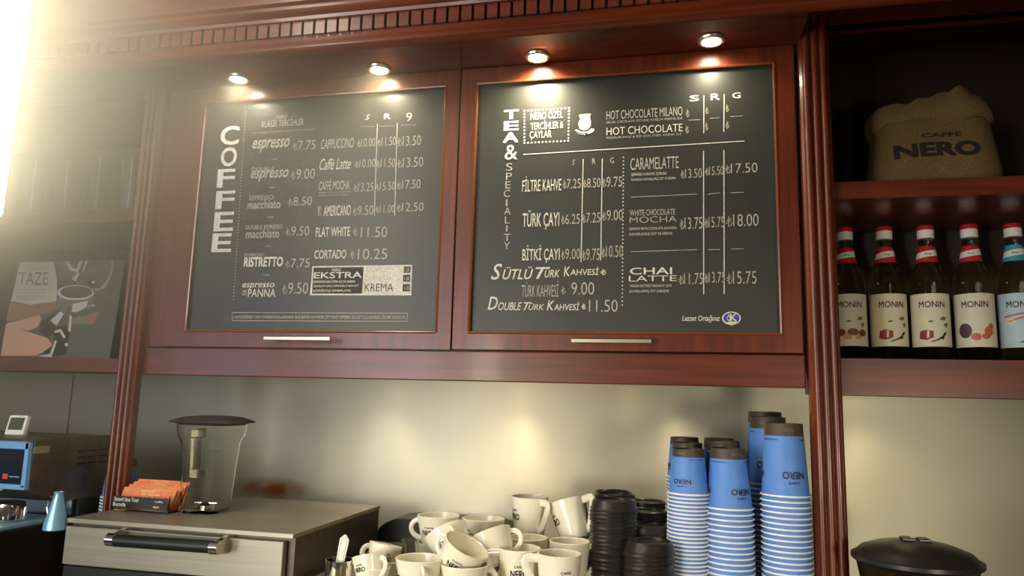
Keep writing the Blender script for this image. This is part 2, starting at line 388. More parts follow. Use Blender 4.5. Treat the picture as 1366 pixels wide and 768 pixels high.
for s, *bx in (('~7.75', 390.5, 188, 421, 200), ('~9.00', 387.6, 225.5, 420, 239), ('~8.50', 384, 262.8, 416, 274.3), ('~9.50', 381, 302, 412.5, 314.4), ('~7.75', 380.4, 345, 413, 356.8), ('~9.50', 376, 377, 411, 391.7),
        ('~10.00', 476.4, 184.6, 500.8, 196), ('~11.50', 503.6, 183, 528, 194.6), ('~13.50', 530, 181.7, 561.5, 194.6),
        ('~10.00', 473, 212.7, 500.8, 223.3), ('~11.50', 502, 211.8, 527, 223.3), ('~13.50', 529.4, 210.4, 564.4, 223.3),
        ('~13.25', 471.5, 244, 498, 255.6), ('~15.50', 500.8, 242.8, 527, 254), ('~17.50', 529, 240, 561, 252),
        ('~9.50', 470.7, 274.3, 498, 287), ('~11.00', 500.8, 273.4, 526.5, 284), ('~12.50', 529, 270.5, 565, 282)):
    price(L, s, *bx)
for s, l, bx in (('11.50', (470.7, 303.5, 477, 314.4), (481, 303, 516.5, 317)), ('10.25', (467, 334, 473.5, 344.5), (477, 332, 516.5, 346))):
    mb = MB(); lira(mb, *l); T(L, '', s, *bx, weight=-.013, mb=mb); cpart(mb, 'price_lettering', CHALKD, L)
T(L, 'size_letter', 'S', 487, 153, 493.6, 160, -.005, .4); T(L, 'size_letter', 'R', 512, 152, 521, 158.8, .015); T(L, 'size_letter', '9', 541.5, 150.5, 549.5, 161.7, -.01)
mb = MB(); dots(mb, 482, 168.8, 499, 168.4, 8, .001); dots(mb, 506.5, 168.2, 525, 167.7, 8, .001); dots(mb, 536.6, 166.8, 553.8, 166.2, 8, .001); cpart(mb, 'dotted_line', CHALKD, L)
mb = MB(); stroke(mb, [(503.4, 165), (499.3, 287.7)], .0016); stroke(mb, [(530, 164), (526.3, 287.7)], .0016); cpart(mb, 'ruled_line', CHALK, L)
T(L, 'item_lettering', 'CAPPUCCINO', 427.7, 186, 472, 199, -.006, .1, CHALKD); T(L, 'item_lettering', 'Caffè Latte', 426, 212, 468, 227, -.006, .35)
T(L, 'item_lettering', 'CAFFÈ MOCHA', 425, 239, 466.4, 254, .008, 0, CHALKD); T(L, 'note_lettering', 'ESPRESSO, ÇİKOLATA VE BUHARDA', 425, 255.4, 468, 258.4, 0, 0, CHALKD); T(L, 'note_lettering', 'KAVURULMUŞ SÜT VE KREMA', 425, 259.4, 465, 262.3, 0, 0, CHALKD)
T(L, 'item_lettering', 'AMERICANO', 431.4, 274.3, 467.8, 288.3, .006)
mb = MB()
for k, ch in enumerate('CAFFÈ'): T(L, '', ch, 424, 285.5 - k * 2.6, 429, 287.8 - k * 2.6, 0, mb=mb)
cpart(mb, 'item_lettering', CHALKD, L)
T(L, 'item_lettering', 'FLAT WHITE', 421, 303.5, 467, 315.8, .004); T(L, 'item_lettering', 'CORTADO', 419, 333.6, 462, 345.3, .004)
mb = MB(); poly(mb, ((416.8, 355), (413.4, 393.8), (548.6, 393.8), (550, 353))); cpart(mb, 'extra_panel', CHALK, L)
mb = MB(); poly(mb, ((418.5, 356.8), (416.3, 391.5), (483, 391.5), (485.2, 356)), .0003); cpart(mb, 'extra_panel_ground', CHALKBK, L)
for q in (((538.7, 355.5), (538.5, 363.9), (547.6, 363.7), (547.8, 355.3)), ((538, 366.5), (537.6, 375.5), (547.2, 375.5), (547.5, 366.3)), ((537.4, 379), (537, 388.4), (546.7, 388.4), (547, 379))): mb = MB(); poly(mb, q, .0003); cpart(mb, 'price_square', CHALKBK, L)
mb = MB(); T(L, '', 'NERO', 443, 358, 455, 362, .01, mb=mb, dy=.0006); T(L, '', 'EKSTRA', 418.8, 363.2, 483, 371.4, .004, mb=mb, dy=.0006)
for s, y, x in (('ESPRESSONUZU İSTER AZ DA KREMA', 373.4, 474), ('ÇİKOLATA SOSU, KARAMELLİ VEYA SÜT', 379.4, 479), ('KÖPÜĞÜYLE TAMAMLAYIN', 385.4, 468)): T(L, '', s, 418, y, x, y + 4, .01, mb=mb, dy=.0006)
cpart(mb, 'extra_panel_lettering', CHALK, L)
for y in (357, 368.4, 381): mb = MB(); T(L, '', '1.25', 539.6, y + .6, 546, y + 5.2, 0, mb=mb, dy=.0006); cpart(mb, 'price_lettering', CHALK, L)
mb = MB(); T(L, '', 'ŞURUP', 488, 355.5, 520.4, 364.8, -.022, mb=mb, dy=.0004); cpart(mb, 'extra_panel_lettering', CHALKGR, L); mb = MB(); T(L, '', 'ŞMEKOL', 487, 367, 523, 376, -.024, mb=mb, dy=.0004); cpart(mb, 'extra_panel_lettering', CHALKGR, L)
mb = MB(); T(L, '', 'KREMA', 486.3, 378.3, 524.7, 388.6, -.008, mb=mb, dy=.0004); cpart(mb, 'extra_panel_lettering', CHALKBK, L)
mb = MB(); stroke(mb, [(310, 416.7), (543.7, 417.5), (543, 428.4), (310, 427.6), (310, 416.7)], .0012); cpart(mb, 'footnote_box', CHALKD, L)
T(L, 'footnote_lettering', 'KAHVELERİMİZ 1 SHOT ESPRESSO KULLANILARAK, BAZI BÜYÜK KAHVELER ÇİFT SHOT ESPRESSO İLE SÜT KULLANARAK SİZLERE SUNULUR.', 312.5, 419.6, 541, 425.4, .008, 0, CHALKD)

# ---- right blackboard
R = dR
for ch, bx in zip('TEA', ((671.8, 147, 692, 159.5), (671.8, 162, 692, 174.5), (670.6, 176.8, 691.6, 190.6))):
    T(R, 'heading_letter', ch, *bx, weight=.022)
T(R, 'heading_letter', '&', 673, 193.6, 690.4, 213.4, .0)
for ch, bx in zip('SPECIALITY', ((674.8, 217.6, 683.7, 227.7), (674.8, 230.7, 683, 240), (674, 241.9, 681.3, 251.3), (671.9, 253.4, 680.3, 262.8), (674.7, 266, 677, 274.7), (672.5, 276.9, 681.3, 286.3), (673.4, 288.8, 680.3, 298), (675, 300.6, 677, 308.5), (671.6, 311.9, 681.3, 321.3), (671.9, 323, 680.3, 332.5))):
    T(R, 'heading_letter', ch, *bx, weight=-.01 if ch != 'I' else 0, m=CHALKD)
mb = MB(); dots(mb, 699.6, 147.8, 759, 144, 13, .0021); dots(mb, 699.6, 190.6, 758, 187.7, 13, .0021); dots(mb, 699.6, 152, 699.6, 187, 9, .0021); dots(mb, 759, 148, 758.3, 184, 9, .0021); cpart(mb, 'dotted_frame', CHALK, R)
T(R, 'subheading_lettering', 'NERO ÖZEL', 707.7, 148, 751, 160, .0); T(R, 'subheading_lettering', 'TERCİHLER &', 707.7, 161, 751.5, 173.3, 0); T(R, 'subheading_lettering', 'ÇAYLAR', 706.5, 175, 735.7, 187, .0)
mb = MB(); poly(mb, [(772, 153), (780, 151.8), (788.5, 151.6), (787, 156), (788.5, 163), (788, 168), (784, 173), (778, 174), (773, 171.5), (771.3, 165), (774, 158)])
poly(mb, [(766, 174), (769, 172.3), (776, 175.5), (784, 175), (789, 170.8), (793, 172), (792, 175.5), (786, 178.5), (780, 180), (771, 178.8)]); cpart(mb, 'cup_drawing', CHALK, R)
mb = MB(); poly(mb, [(766.8, 173.6), (771, 176.8), (779, 178.3), (779, 179), (771, 178), (766.5, 175)], .0003); poly(mb, [(780, 177), (784, 177.4), (783, 179.4), (780.5, 179.6)], .0003); stroke(mb, [(774, 154.6), (780, 153.6), (786, 153.6)], .001, .0003); cpart(mb, 'cup_drawing', CHALKBK, R)
mb = MB(); stroke(mb, [(697.8, 206), (993.2, 188)], .0018)
for a in ([(939, 127.3), (938.8, 177.5)], [(966, 125.6), (965.5, 175.5)], [(778, 212), (775, 349.7)], [(803.5, 211.4), (801.3, 347)], [(938.5, 201), (938.7, 392.5)], [(965.7, 200.3), (966, 391.9)]): stroke(mb, a, .0018)
cpart(mb, 'ruled_line', CHALK, R)
mb = MB()
for a in ([(918.5, 160.2), (934.3, 159.5)], [(947, 157.7), (959.8, 157)], [(974.6, 155.5), (990.7, 154.5)], [(842, 262.8), (930, 258.8)], [(944, 259), (960.6, 257)], [(974, 257), (992, 256.3)], [(841, 335.6), (930, 332.8)], [(944, 333), (960.6, 332.5)], [(975, 332), (992, 331.6)]): stroke(mb, a, .001)
cpart(mb, 'ruled_line', CHALKD, R)
mb = MB(); dots(mb, 831.7, 209.7, 830, 406.6, 40, .0015); cpart(mb, 'dotted_line', CHALK, R)
T(R, 'item_lettering', 'HOT CHOCOLATE MILANO', 809, 148, 910.5, 159.6, -.004, 0, CHALKD); T(R, 'note_lettering', 'SICAK ÇİKOLATA ÜSTÜNE YOĞUN KREMA İLE', 809, 160.6, 910, 165.4, -.005, 0, CHALKD)
T(R, 'item_lettering', 'HOT CHOCOLATE', 809, 170.2, 910.5, 180.4, -.006); T(R, 'note_lettering', 'MEŞHURUMUZ & BİR ÇOK ÖZEL KREMA İLE', 809, 181.5, 909, 186, -.005, 0, CHALKD)
T(R, 'size_letter', 'S', 919.7, 127.3, 932.6, 135.5, .016); T(R, 'size_letter', 'R', 948, 125, 960.5, 133.7, .016); T(R, 'size_letter', 'G', 977, 123.6, 988, 131.3, .006)
mb = MB()
for bx in ((914.8, 145.4, 919.7, 156), (940.7, 142.9, 945, 152), (968, 139.7, 972, 149), (914, 167.6, 919, 177.5), (940.5, 163.4, 944.4, 173.8), (968, 161.4, 972.6, 171.3)): lira(mb, *bx)
cpart(mb, 'price_lettering', CHALKD, R)
T(R, 'size_letter', 'S', 763, 213, 767, 220.3, -.01, .4, CHALKD); T(R, 'size_letter', 'R', 789.9, 211.4, 794.3, 218.8, -.01, 0, CHALKD); T(R, 'size_letter', 'G', 814, 210.4, 819, 217.6, -.01, 0, CHALKD)
T(R, 'item_lettering', 'FİLTRE KAHVE', 696.6, 235, 749, 255.8, -.004); T(R, 'item_lettering', 'TÜRK ÇAYI', 696.6, 280.5, 746, 307, -.0); T(R, 'item_lettering', 'BİTKİ ÇAYI', 696.6, 327, 746.6, 351, -.0)
for s, *bx in (('~7.25', 750.6, 238.8, 774.7, 251.3), ('~8.50', 778, 237.8, 801, 250.3), ('~9.75', 803, 236, 830, 249.4), ('~6.25', 748.4, 285.6, 773.4, 298.8), ('~7.25', 776.6, 283.8, 800.6, 297), ('~9.00', 803, 280, 831, 294),
        ('~9.00', 748.4, 331.6, 774, 345.6), ('~9.75', 776.6, 331.6, 800, 347), ('~10.50', 802, 327.5, 831, 343),
        ('~13.50', 907.8, 225.3, 936.3, 237.6), ('~15.50', 940.5, 222, 965.5, 233.7), ('~17.50', 967.2, 218.3, 1010.5, 231),
        ('~13.75', 906.6, 290, 937, 305.6), ('~15.75', 939.7, 289.4, 966, 303.4), ('~18.00', 968.4, 285.7, 1012, 301.9),
        ('~11.75', 905.3, 364.4, 938, 379), ('~13.75', 939.7, 362.8, 967, 376.8), ('~15.75', 969, 362, 1009, 378.4)):
    price(R, s, *bx)
def hand(parts, m=CHALK):
    mb = MB()
    for s, bx, sh in parts:
        if s == '~': lira(mb, *bx, w=.0016)
        else: T(R, '', s, *bx, weight=.0, shear=sh, mb=mb)
    cpart(mb, 'item_lettering', m, R)
hand([('S', (655, 351.8, 669.5, 373), .3), ('ÜTLÜ', (670.5, 356, 711, 372.7), .3), ('T', (714, 356.4, 734, 371.7), .35), ('ÜRK', (726.5, 357.5, 746.7, 370), .25), ('K', (752, 355.6, 760, 368.5), .15), ('AHVESİ', (760.6, 356.4, 799, 367), .1), ('~', (801, 358.8, 808.5, 366.4), 0)])
mb = MB(); T(R, '', 'TÜRK KAHVESİ', 695.6, 374.5, 745, 396, -.014, mb=mb); lira(mb, 748.5, 382.4, 754, 392); T(R, '', '9.00', 762, 376.4, 792.6, 393, -.014, mb=mb); cpart(mb, 'item_lettering', CHALKD, R)
hand([('D', (650.7, 395.6, 664, 413), .25), ('OUBLE', (664.6, 403, 696, 413.7), .3), ('T', (698.4, 403, 709, 413.7), .4), ('ÜRK', (705, 404, 725.8, 413.4), .25), ('K', (729.3, 400.5, 739, 413.7), .25), ('AHVESİ', (739, 402.6, 773, 413.7), .15), ('~', (775.9, 404.7, 781.4, 412.3), 0)])
price(R, '11.50', 785.6, 399.8, 823.9, 415.8)
T(R, 'item_lettering', 'CARAMELATTE', 841, 211, 905.4, 227, -.008, 0, CHALKD)
for s, *bx in (('ESPRESSO KARAMEL ŞURUBU', 842.3, 230.7, 889.3, 235.8), ('BUHARDA KAVURULMUŞ SÜT VE KREMA', 842.3, 237.2, 901.6, 242.4), ('ESPRESSO BEYAZ ÇİKOLATA, BUHARDA', 839.7, 302.5, 902.8, 307.6), ('KAVURULMUŞ SÜT VE KREMA', 839.7, 309.8, 897, 315.2), ('TARÇIN EKSTRELİ BAHARAT ÇAYI', 839.7, 378.4, 896, 383.6), ('BUHARLANMIŞ SÜT KARIŞIMI', 839.7, 385.8, 892, 391)):
    T(R, 'note_lettering', s, *bx, weight=.008, m=CHALKD)
T(R, 'item_lettering', 'WHITE CHOCOLATE', 840, 280, 900.6, 287.8, -.008, 0, CHALKD); T(R, 'item_lettering', 'MOCHA', 840, 289.4, 902.8, 297.4, -.02, 0, CHALKD)
T(R, 'item_lettering', 'CHAI', 840.3, 357, 896.6, 366.2, .002); T(R, 'item_lettering', 'LATTE', 838.8, 367.8, 902.8, 375.3, -.008)
T(R, 'slogan_lettering', 'Lezzet Ortağınız', 910, 420, 960.4, 430, .004, .25)
mb = MB(); poly(mb, ell(975.7, 424.3, 12.6, 8.9, 32)); cpart(mb, 'round_badge', CHALK, R)
mb = MB(); poly(mb, ell(975.7, 424.1, 10.8, 7.3, 32), .0003); cpart(mb, 'badge_ground', mat('badge blue', (52, 66, 150), .6), R)
mb = MB(); T(R, '', 'K', 974, 418.6, 983, 428.5, .006, 0, dy=.0006, mb=mb); T(R, '', 'Ö', 970, 419, 974.2, 428, .0, 0, dy=.0006, mb=mb); cpart(mb, 'badge_letter', CHALK, R)
mb = MB(); poly(mb, [(968, 430.3), (974, 428.6), (983, 429), (985, 430.5), (979, 432.8), (976, 434), (971, 432.6)], .0007); cpart(mb, 'badge_ribbon', mat('pale green', (190, 205, 150), .6), R)

# ================================================================== SPOT LAMPS IN THE SOFFIT
SPOTL = ((318, 105, 'recessed spot lamp at the far left, over the COFFEE heading', 2.2, 3.0), (506, 92.5, 'recessed spot lamp over the price columns of the left menu', 2.8, 3.0),
         (717, 76, 'brightest recessed spot lamp, over the TEA heading', 11, 2.8), (949, 54.5, 'recessed spot lamp at the far right, over the right menu price columns', 2.2, 3.0))
for px, py, lab, e, ss in SPOTL:
    p = atz(px, py, 2.081)
    t = thing('spot_lamp', lab, 'lamp', (p.x, p.y, 2.0825), 'spot lamps in the soffit')
    MB().lathe([(.0185, -.001), (.0185, -.004), (.021, -.0055), (.0245, -.004), (.026, 0)], 28).build('trim_ring', SATIN, t, smooth=True)
    MB().lathe([(0, -.0045), (.008, -.0042), (.014, -.003), (.0182, -.0005)], 24).build('bulb', BULB, t, smooth=True)
    light('spot_beam', 'SPOT', (p.x, p.y, 2.072), e, (1, .86, .62), (p.x, -.36, 1.80), spot_size=ss, spot_blend=1, shadow_soft_size=.012)

# ================================================================== PILASTERS
def pilaster(name, x0, x1, z0, z1, label, n=3):
    yb, yf = -.346, -.364; w = x1 - x0; prof = [(x0, yb), (x0, yf), (x0 + .004, yf - .004)]
    rw = (w - .008) / n
    for k in range(n):
        cx = x0 + .004 + rw * (k + .5)
        for i in range(9):
            a = PI - PI * i / 8; prof.append((cx + math.cos(a) * rw * .46, yf - .004 - math.sin(a) * rw * .5))
    prof += [(x1 - .004, yf - .004), (x1, yf), (x1, yb)]
    o = MB().prism(prof, z0, z1, 'z').build(name, WOODV, None, smooth=True)
    return tag(o, label, 'pilaster', 'reeded pilasters')
OVZ = 1.160
pilaster('pilaster', -1.187, -1.139, .9, 2.083, 'reeded mahogany pilaster rising behind the orange leaflets, left of the cabinet')
pilaster('pilaster', .222, .274, .9, 2.118, 'reeded mahogany pilaster right of the cabinet, beside the tall paper cup stacks')

# ================================================================== OPEN SHELF BAYS
def bay(name, x0, x1, upper, lower, label, top):
    t = thing(name, label, 'shelves', ((x0 + x1) / 2, -.02, lower[0]))
    inv = Matrix.Translation(-Vector(t.location))
    def pp(mb, n, m, **k): o = mb.build(n, m, t, **k); o.matrix_parent_inverse = inv
    pp(MB().box(x0, x1, -.02, -.003, lower[0] + .004, 2.70), 'back_panel', WOODD)
    pp(MB().box(x0, x1, -.325, -.02, lower[1] - .02, lower[1]).box(x0, x1, -.338, -.318, lower[0], lower[1]), 'lower_shelf', WOODH)
    pp(MB().box(x0, x1, -.325, -.02, upper[0] + .005, upper[1]).box(x0, x1, -.335, -.318, upper[0], upper[1]), 'upper_shelf', WOODH)
    pp(MB().box(x0, x1, -.34, -.32, top - .012, top), 'top_rail', WOODH)
    return t
bay('open_shelf_bay', .275, 1.3, (1.781, 1.813), (1.426, 1.490), 'open dark shelf bay holding the sack and syrup bottles', 2.13)
LSZ_ = 1.470
rl = at(1185, 530, -.17); rb = bpy.data.objects['open_shelf_bay']
ul = MB().lathe([(0, LSZ_ - .004), (.02, LSZ_ - .004), (.024, LSZ_)], 20, Matrix.Translation((rl.x, -.12, 0)))
o = ul.build('under_shelf_lamp', UNDERB, rb); o.matrix_parent_inverse = Matrix.Translation(-Vector(rb.location))
light('under_shelf_light', 'SPOT', (rl.x, -.12, LSZ_ - .008), 1.6, (1, .88, .62), (rl.x, -.06, 1.0), spot_size=1.7, spot_blend=.8, shadow_soft_size=.02)
LS = (at(90, 495, -.335).z, at(90, 477, -.335).z); US = (at(90, 297, -.335).z, at(90, 281, -.335).z)
bay('open_shelf_bay', -2.6, -1.188, US, LS, 'open shelf bay at the left, holding the coffee poster', 2.083)

# pendant lamp, very bright, at the left edge
lp = at(6, 60, -1.0); R0 = .07
pend = thing('pendant_lamp', 'glowing white pendant lamp cut off by the left edge', 'lamp', (at(13, 0, -1.0).x - R0, -1.0, 1.62))
MB().lathe([(0, 0), (.05, 0), (.064, .004), (R0, .014), (R0, .85), (.064, .864), (.05, .868), (0, .868)], 40).build('lamp_shade', OPAL, pend, smooth=True)
MB().tube([(0, 0, .868), (0, 0, 1.13)], .004, 8).lathe([(.045, 1.13), (.045, 1.115), (.012, 1.1)], 24).build('lamp_cord', BLACK, pend)

# ================================================================== COUNTER
tag(MB().box(-2.6, 1.6, -.78, -.001, .86, .90).build('counter', STEELB, bevel=.004), 'steel worktop running along the back wall under everything', 'counter')
RZ = 1.08
ri = thing('counter_riser', 'raised steel platform under the mugs, lids and paper cups', 'platform', (-.24, -.36, .90))
def under(mb, name, m, t, **k): o = mb.build(name, m, t, **k); o.matrix_parent_inverse = Matrix.Translation(-Vector(t.location)); return o
under(MB().box(-.645, .218, -.74, -.003, RZ - .02, RZ), 'platform_top', STEELB, ri, bevel=.003)
for x in (-.64, .19):
    for y in (-.72, -.04): under(MB().box(x, x + .02, y, y + .02, .90, RZ - .02), 'leg', STEELD, ri)

# ================================================================== OVEN
ov = thing('countertop_oven', 'stainless countertop oven with black bar handle at lower left', 'oven', (-.9, -.32, .90))
OYF = -.519; OX0 = atz(103, 688, OVZ).x; OX1 = atz(392, 712, OVZ).x
under(MB().box(OX0, OX1, OYF, -.13, OVZ - .009, OVZ), 'top_panel', STEELB, ov, bevel=.0015)
under(MB().box(OX0 + .004, OX1 - .002, OYF + .012, -.132, .93, OVZ - .009), 'body', STEELD, ov)
dz1 = at(385, 722, OYF).z; dz0 = at(385, 768, OYF).z - .012
dd = under(MB().box(OX0 + .003, OX1 - .016, OYF - .004, OYF + .01, dz0, OVZ - .014), 'door', STEELB, ov, bevel=.0015)
under(MB().box(OX0 + .003, OX1 - .003, OYF + .001, OYF + .011, .935, dz0 - .004), 'lower_panel', BLACK, ov)
h0 = at(148, 720, OYF - .035); h1 = at(292, 730, OYF - .035)
hb = under(MB().tube([(h0.x + .008, h0.y, h0.z), (h1.x - .012, h1.y, h1.z)], .011, 16), 'door_handle', BLACK, dd, smooth=True)
for hx, s in ((h0.x + .003, 1), (h1.x - .006, -1)):
    z = (h0.z + h1.z) / 2
    br = MB().tube([(hx - .008, h0.y, z), (hx + .008, h0.y, z)], .0116, 16)
    br.prism([(OYF - .003, z + .016), (OYF - .003, z - .016), (h0.y - .004, z - .008), (h0.y - .004, z + .008)], hx - .004, hx + .004)
    under(br, 'handle_bracket', CHROME, dd, smooth=True)

for x in (OX0 + .03, OX1 - .05):
    for y in (-.47, -.17): under(MB().lathe([(.014, .90), (.016, .93)], 14, Matrix.Translation((x, y, 0))), 'foot', BLACKR, ov)

# ================================================================== ESPRESSO MACHINE
MX = -1.250; MYF, MYB = -.493, -.285
em = thing('espresso_machine', 'large steel espresso machine with dark display at the left edge', 'coffee machine', (-1.6, -.39, .90))
zt = 1.30; zb = at(48, 655, MYF).z
under(MB().prism([(MYB, zt), (MYF, zt), (MYF - .004, zt - .004), (MYF + .0, zb), (MYF + .03, zb - .012), (MYF + .08, zb - .03), (MYB, zb - .03)], -2.1, MX), 'housing', STEELD, em)
under(MB().box(-2.1, MX, MYB - .01 - .065, MYB, .92, zb - .03), 'rear_column', BLACK, em)
under(MB().box(-2.1, MX - .002, MYF - .06, MYB, .90, 1.132), 'drip_tray', BLACK, em, bevel=.004)
under(MB().box(-2.1, MX - .004, MYF - .056, MYB - .1, 1.132, 1.137), 'drip_plate', mat('steel tinted daylight blue', (140, 188, 214), .3, .5), em)  # blue of reflected daylight is put into the plate colour
under(MB().box(-2.1, MX - .01, MYB - .085, MYB - .078, 1.137, zb - .03), 'splash_panel', mat('polished steel', (190, 200, 210), .15, .95), em)
bl = mat('light blue metal', (110, 160, 205), .35)  # light blue colour of the panel frame
pa, pb = at(0, 588, MYF - .006), at(48, 588, MYF - .006)
fr = MB(); zz1, zz0 = zt - .006, zb + .006; ix = at(37, 620, MYF).x
fr.box(-2.08, MX, MYF - .012, MYF, zz1 - .014, zz1); fr.box(-2.08, MX, MYF - .012, MYF, zz0 - .004, zz0 + .006); fr.box(ix, MX, MYF - .012, MYF, zz0, zz1)
under(fr, 'panel_frame', bl, em, bevel=.0015)
pn = under(MB().box(-2.08, ix, MYF - .007, MYF - .001, zz0, zz1), 'display', DARKSCR, em)
q = at(7, 635, MYF - .0075); mbx = MB().box(q.x - .006, q.x + .006, MYF - .0082, MYF - .007, q.z - .005, q.z + .005)
under(mbx, 'display_light', mat('red mark', (200, 60, 50), .5), pn)
under(MB().box(q.x + .009, q.x + .033, MYF - .0082, MYF - .007, q.z - .001, q.z + .001), 'display_lettering', mat('grey mark', (130, 150, 165), .5), pn)
q = at(2, 650, MYF - .0075); under(MB().lathe([(0, 0), (.006, 0), (.006, .002)], 14, Matrix.Translation((q.x, MYF - .0065, q.z)) @ Matrix.Rotation(PI / 2, 4, 'X')), 'display_light', mat('green mark', (120, 170, 110), .5), pn)
gz = zb - .03; gx = at(20, 690, MYF + .04).x
under(MB().lathe([(.036, gz - .034), (.040, gz - .03), (.040, gz - .004), (.036, gz + .002)], 32, Matrix.Translation((gx - .01, MYF + .02, 0))), 'group_head', CHROME, em, smooth=True)
under(MB().tube([(gx - .01, MYF - .02, gz - .03), (gx - .01, MYF - .07, gz - .035), (gx - .012, MYF - .11, gz - .045)], [.011, .012, .014], 14), 'portafilter_handle', BLACK, em, smooth=True)
wz = at(72, 660, MYF + .04)
under(MB().tube([(wz.x, MYF + .05, gz + .01), (wz.x, MYF + .045, gz - .01), (wz.x - .004, MYF + .04, gz - .035)], .005, 10), 'steam_wand', CHROME, em, smooth=True)
ven = MB()
for k in range(3):
    for j in range(3):
        yy = -.38 + j * .03
        ven.box(MX - .0005, MX + .0008, yy, yy + .022, 1.268 - k * .013, 1.272 - k * .013)
under(ven, 'vent_slots', BLACK, em)
under(MB().box(MX - .0005, MX + .001, -.495, -.455, 1.272, 1.286), 'nameplate', STEELB, em)

# added pitcher standing in for a reflection, daylight blue put in its colour
mp_ = thing('reflection_pitcher', 'added conical pitcher, its blue a painted daylight reflection, standing on the espresso machine tray', 'pitcher', (at(74, 700, MYF - .03).x, MYF - .03, 1.1375))
MB().lathe([(0, 0), (.019, 0), (.021, .002), (.0195, .012), (.012, .045), (.0075, .066), (.0085, .07), (.0072, .07), (.0062, .066), (.0105, .045), (.0175, .012), (0, .004)], 36).build('reflection_pitcher_body', mat('steel tinted daylight blue', (140, 188, 214), .3, .5), mp_, smooth=True)
MB().tube([(-.008, 0, .06), (-.02, 0, .06), (-.024, 0, .04), (-.0165, 0, .022)], .0022, 8).build('handle', CHROME, mp_, smooth=True)  # handle of the added pitcher

# little white timer on top of the machine
tp = at(20, 579, -.42); tm = thing('kitchen_timer', 'small white digital timer standing on the espresso machine', 'timer', (tp.x - .0, -.42, zt), rot=(-.25, 0, .12))
fx = MB(); tw, th_ = .0215, .043
fx.prism([(-tw, .0), (tw, 0), (tw, th_), (-tw, th_)], -.006, .006, 'y'); fx.build('case', WHITEP, tm, bevel=.003)
MB().box(-tw + .006, tw - .005, -.0068, -.0055, .011, th_ - .006).build('screen', mat('lcd', (70, 74, 66), .25), tm)
MB().prism([(.004, .0), (.026, 0), (.006, .03)], -.012, .012, 'x').build('stand', WHITEP, tm)

# ================================================================== LEAFLET HOLDER AND LEAFLETS
lh0 = at(148, 678, -.335); lh1 = at(224, 678, -.335)
lx0, lx1 = atz(149, 679, OVZ).x + .003, atz(224, 682, OVZ).x
LYF = -.412
lx0 = at(149, 676, LYF).x; lx1 = at(225, 678, LYF).x
lz = OVZ
LH = thing('leaflet_holder', 'clear acrylic leaflet holder with black strip on the oven top', 'holder', ((lx0 + lx1) / 2, LYF + .04, lz))
ac = glass('clear acrylic', (235, 232, 220), .03, 1.3)
g = MB(); g.box(lx0, lx1, LYF, LYF + .06, lz + .0005, lz + .003); g.box(lx0, lx1, LYF, LYF + .0025, lz + .003, lz + .028); g.box(lx1 - .0025, lx1, LYF + .0025, LYF + .06, lz + .003, lz + .034); g.box(lx0, lx0 + .0025, LYF + .0025, LYF + .06, lz + .003, lz + .034)
under(g, 'tray', ac, LH)
st = under(MB().box(lx0 + .001, lx1 - .004, LYF - .0012, LYF - .0002, lz + .006, lz + .0295), 'title_strip', BLACK, LH)
mb = MB()
def flat_text(mb, s, x0, x1, y, z0, z1, wt=0):
    v, f = glyphs(s, wt); mb.add([(x0 + (x1 - x0) * u, y - l, z0 + (z1 - z0) * w) for u, w, l in v], f)
wl = lx1 - lx0
flat_text(mb, 'Sistemli Uzun Tuner', lx0 + .04 * wl, lx0 + .48 * wl, LYF - .0016, lz + .0195, lz + .0275, .01); flat_text(mb, 'Burada', lx0 + .03 * wl, lx0 + .25 * wl, LYF - .0016, lz + .0095, lz + .017, .01)
flat_text(mb, 'caffè', lx0 + .76 * wl, lx0 + .9 * wl, LYF - .0016, lz + .0205, lz + .0245, 0); flat_text(mb, 'nero', lx0 + .74 * wl, lx0 + .84 * wl, LYF - .0016, lz + .0095, lz + .0135, .01)
under(mb, 'strip_lettering', CHALK, st)
lw = wl - .008
for k in range(4):
    lf = thing('leaflet', ['front orange leaflet in the clear holder on the oven', 'second orange leaflet from the front in the clear holder', 'third orange leaflet from the front in the clear holder', 'rearmost, tallest orange leaflet in the clear holder'][k], 'leaflet', ((lx0 + lx1) / 2 + .002 * k, LYF + .005 + .0085 * k, lz + .0035), 'orange leaflets in the holder', rot=(-.5, 0, 0))
    hh = .046 + .005 * k
    MB().box(-lw / 2, lw / 2, 0, .002, 0, hh).build('sheet', ORANGE, lf)
    mb = MB()
    for r_ in range(3): flat_text(mb, ['KAHVE KART', 'Her kahvede', 'bir damga'][r_], -.02 + .005 * r_, .016 + .012 * r_, -.0006, hh - .009 - r_ * .007, hh - .004 - r_ * .007)
    mb.build('printed_text', mat('pale print', (250, 220, 170), .5), lf)

# ================================================================== BLENDER JUG
JY = atz(279, 682, OVZ).y; JX = at(278, 640, JY).x; JH = at(290, 562, JY).z - OVZ
jug = thing('blender_jug', 'clear blender jug with black lid standing on the oven', 'jug', (JX, JY, OVZ), rot=(0, 0, .1))
o_ = [(.0, .0), (.037, .0), (.040, .004), (.0485, .135), (.050, .141), (.0565, .154), (.0585, JH - .006)]
i_ = [(.0562, JH - .006), (.0542, .155), (.0478, .143), (.0463, .135), (.038, .008), (0, .006)]
MB().lathe(o_ + i_, 48, sq=5).build('jug_body', JUG, jug, smooth=True)
MB().lathe([(0, JH - .007), (.054, JH - .007), (.059, JH - .0045), (.074, JH - .001), (.072, JH + .001), (.05, JH + .009), (.03, JH + .0115), (0, JH + .012)], 48, sq=4).build('jug_lid', BLACKR, jug, smooth=True)
MB().prism([(-.057, JH - .012), (-.09, JH - .014), (-.082, .075), (-.048, .072), (-.05, .09), (-.068, .09), (-.073, JH - .03), (-.057, JH - .03)], .004, .02).build('handle', JUG, jug, bevel=.002)
mm = MB()
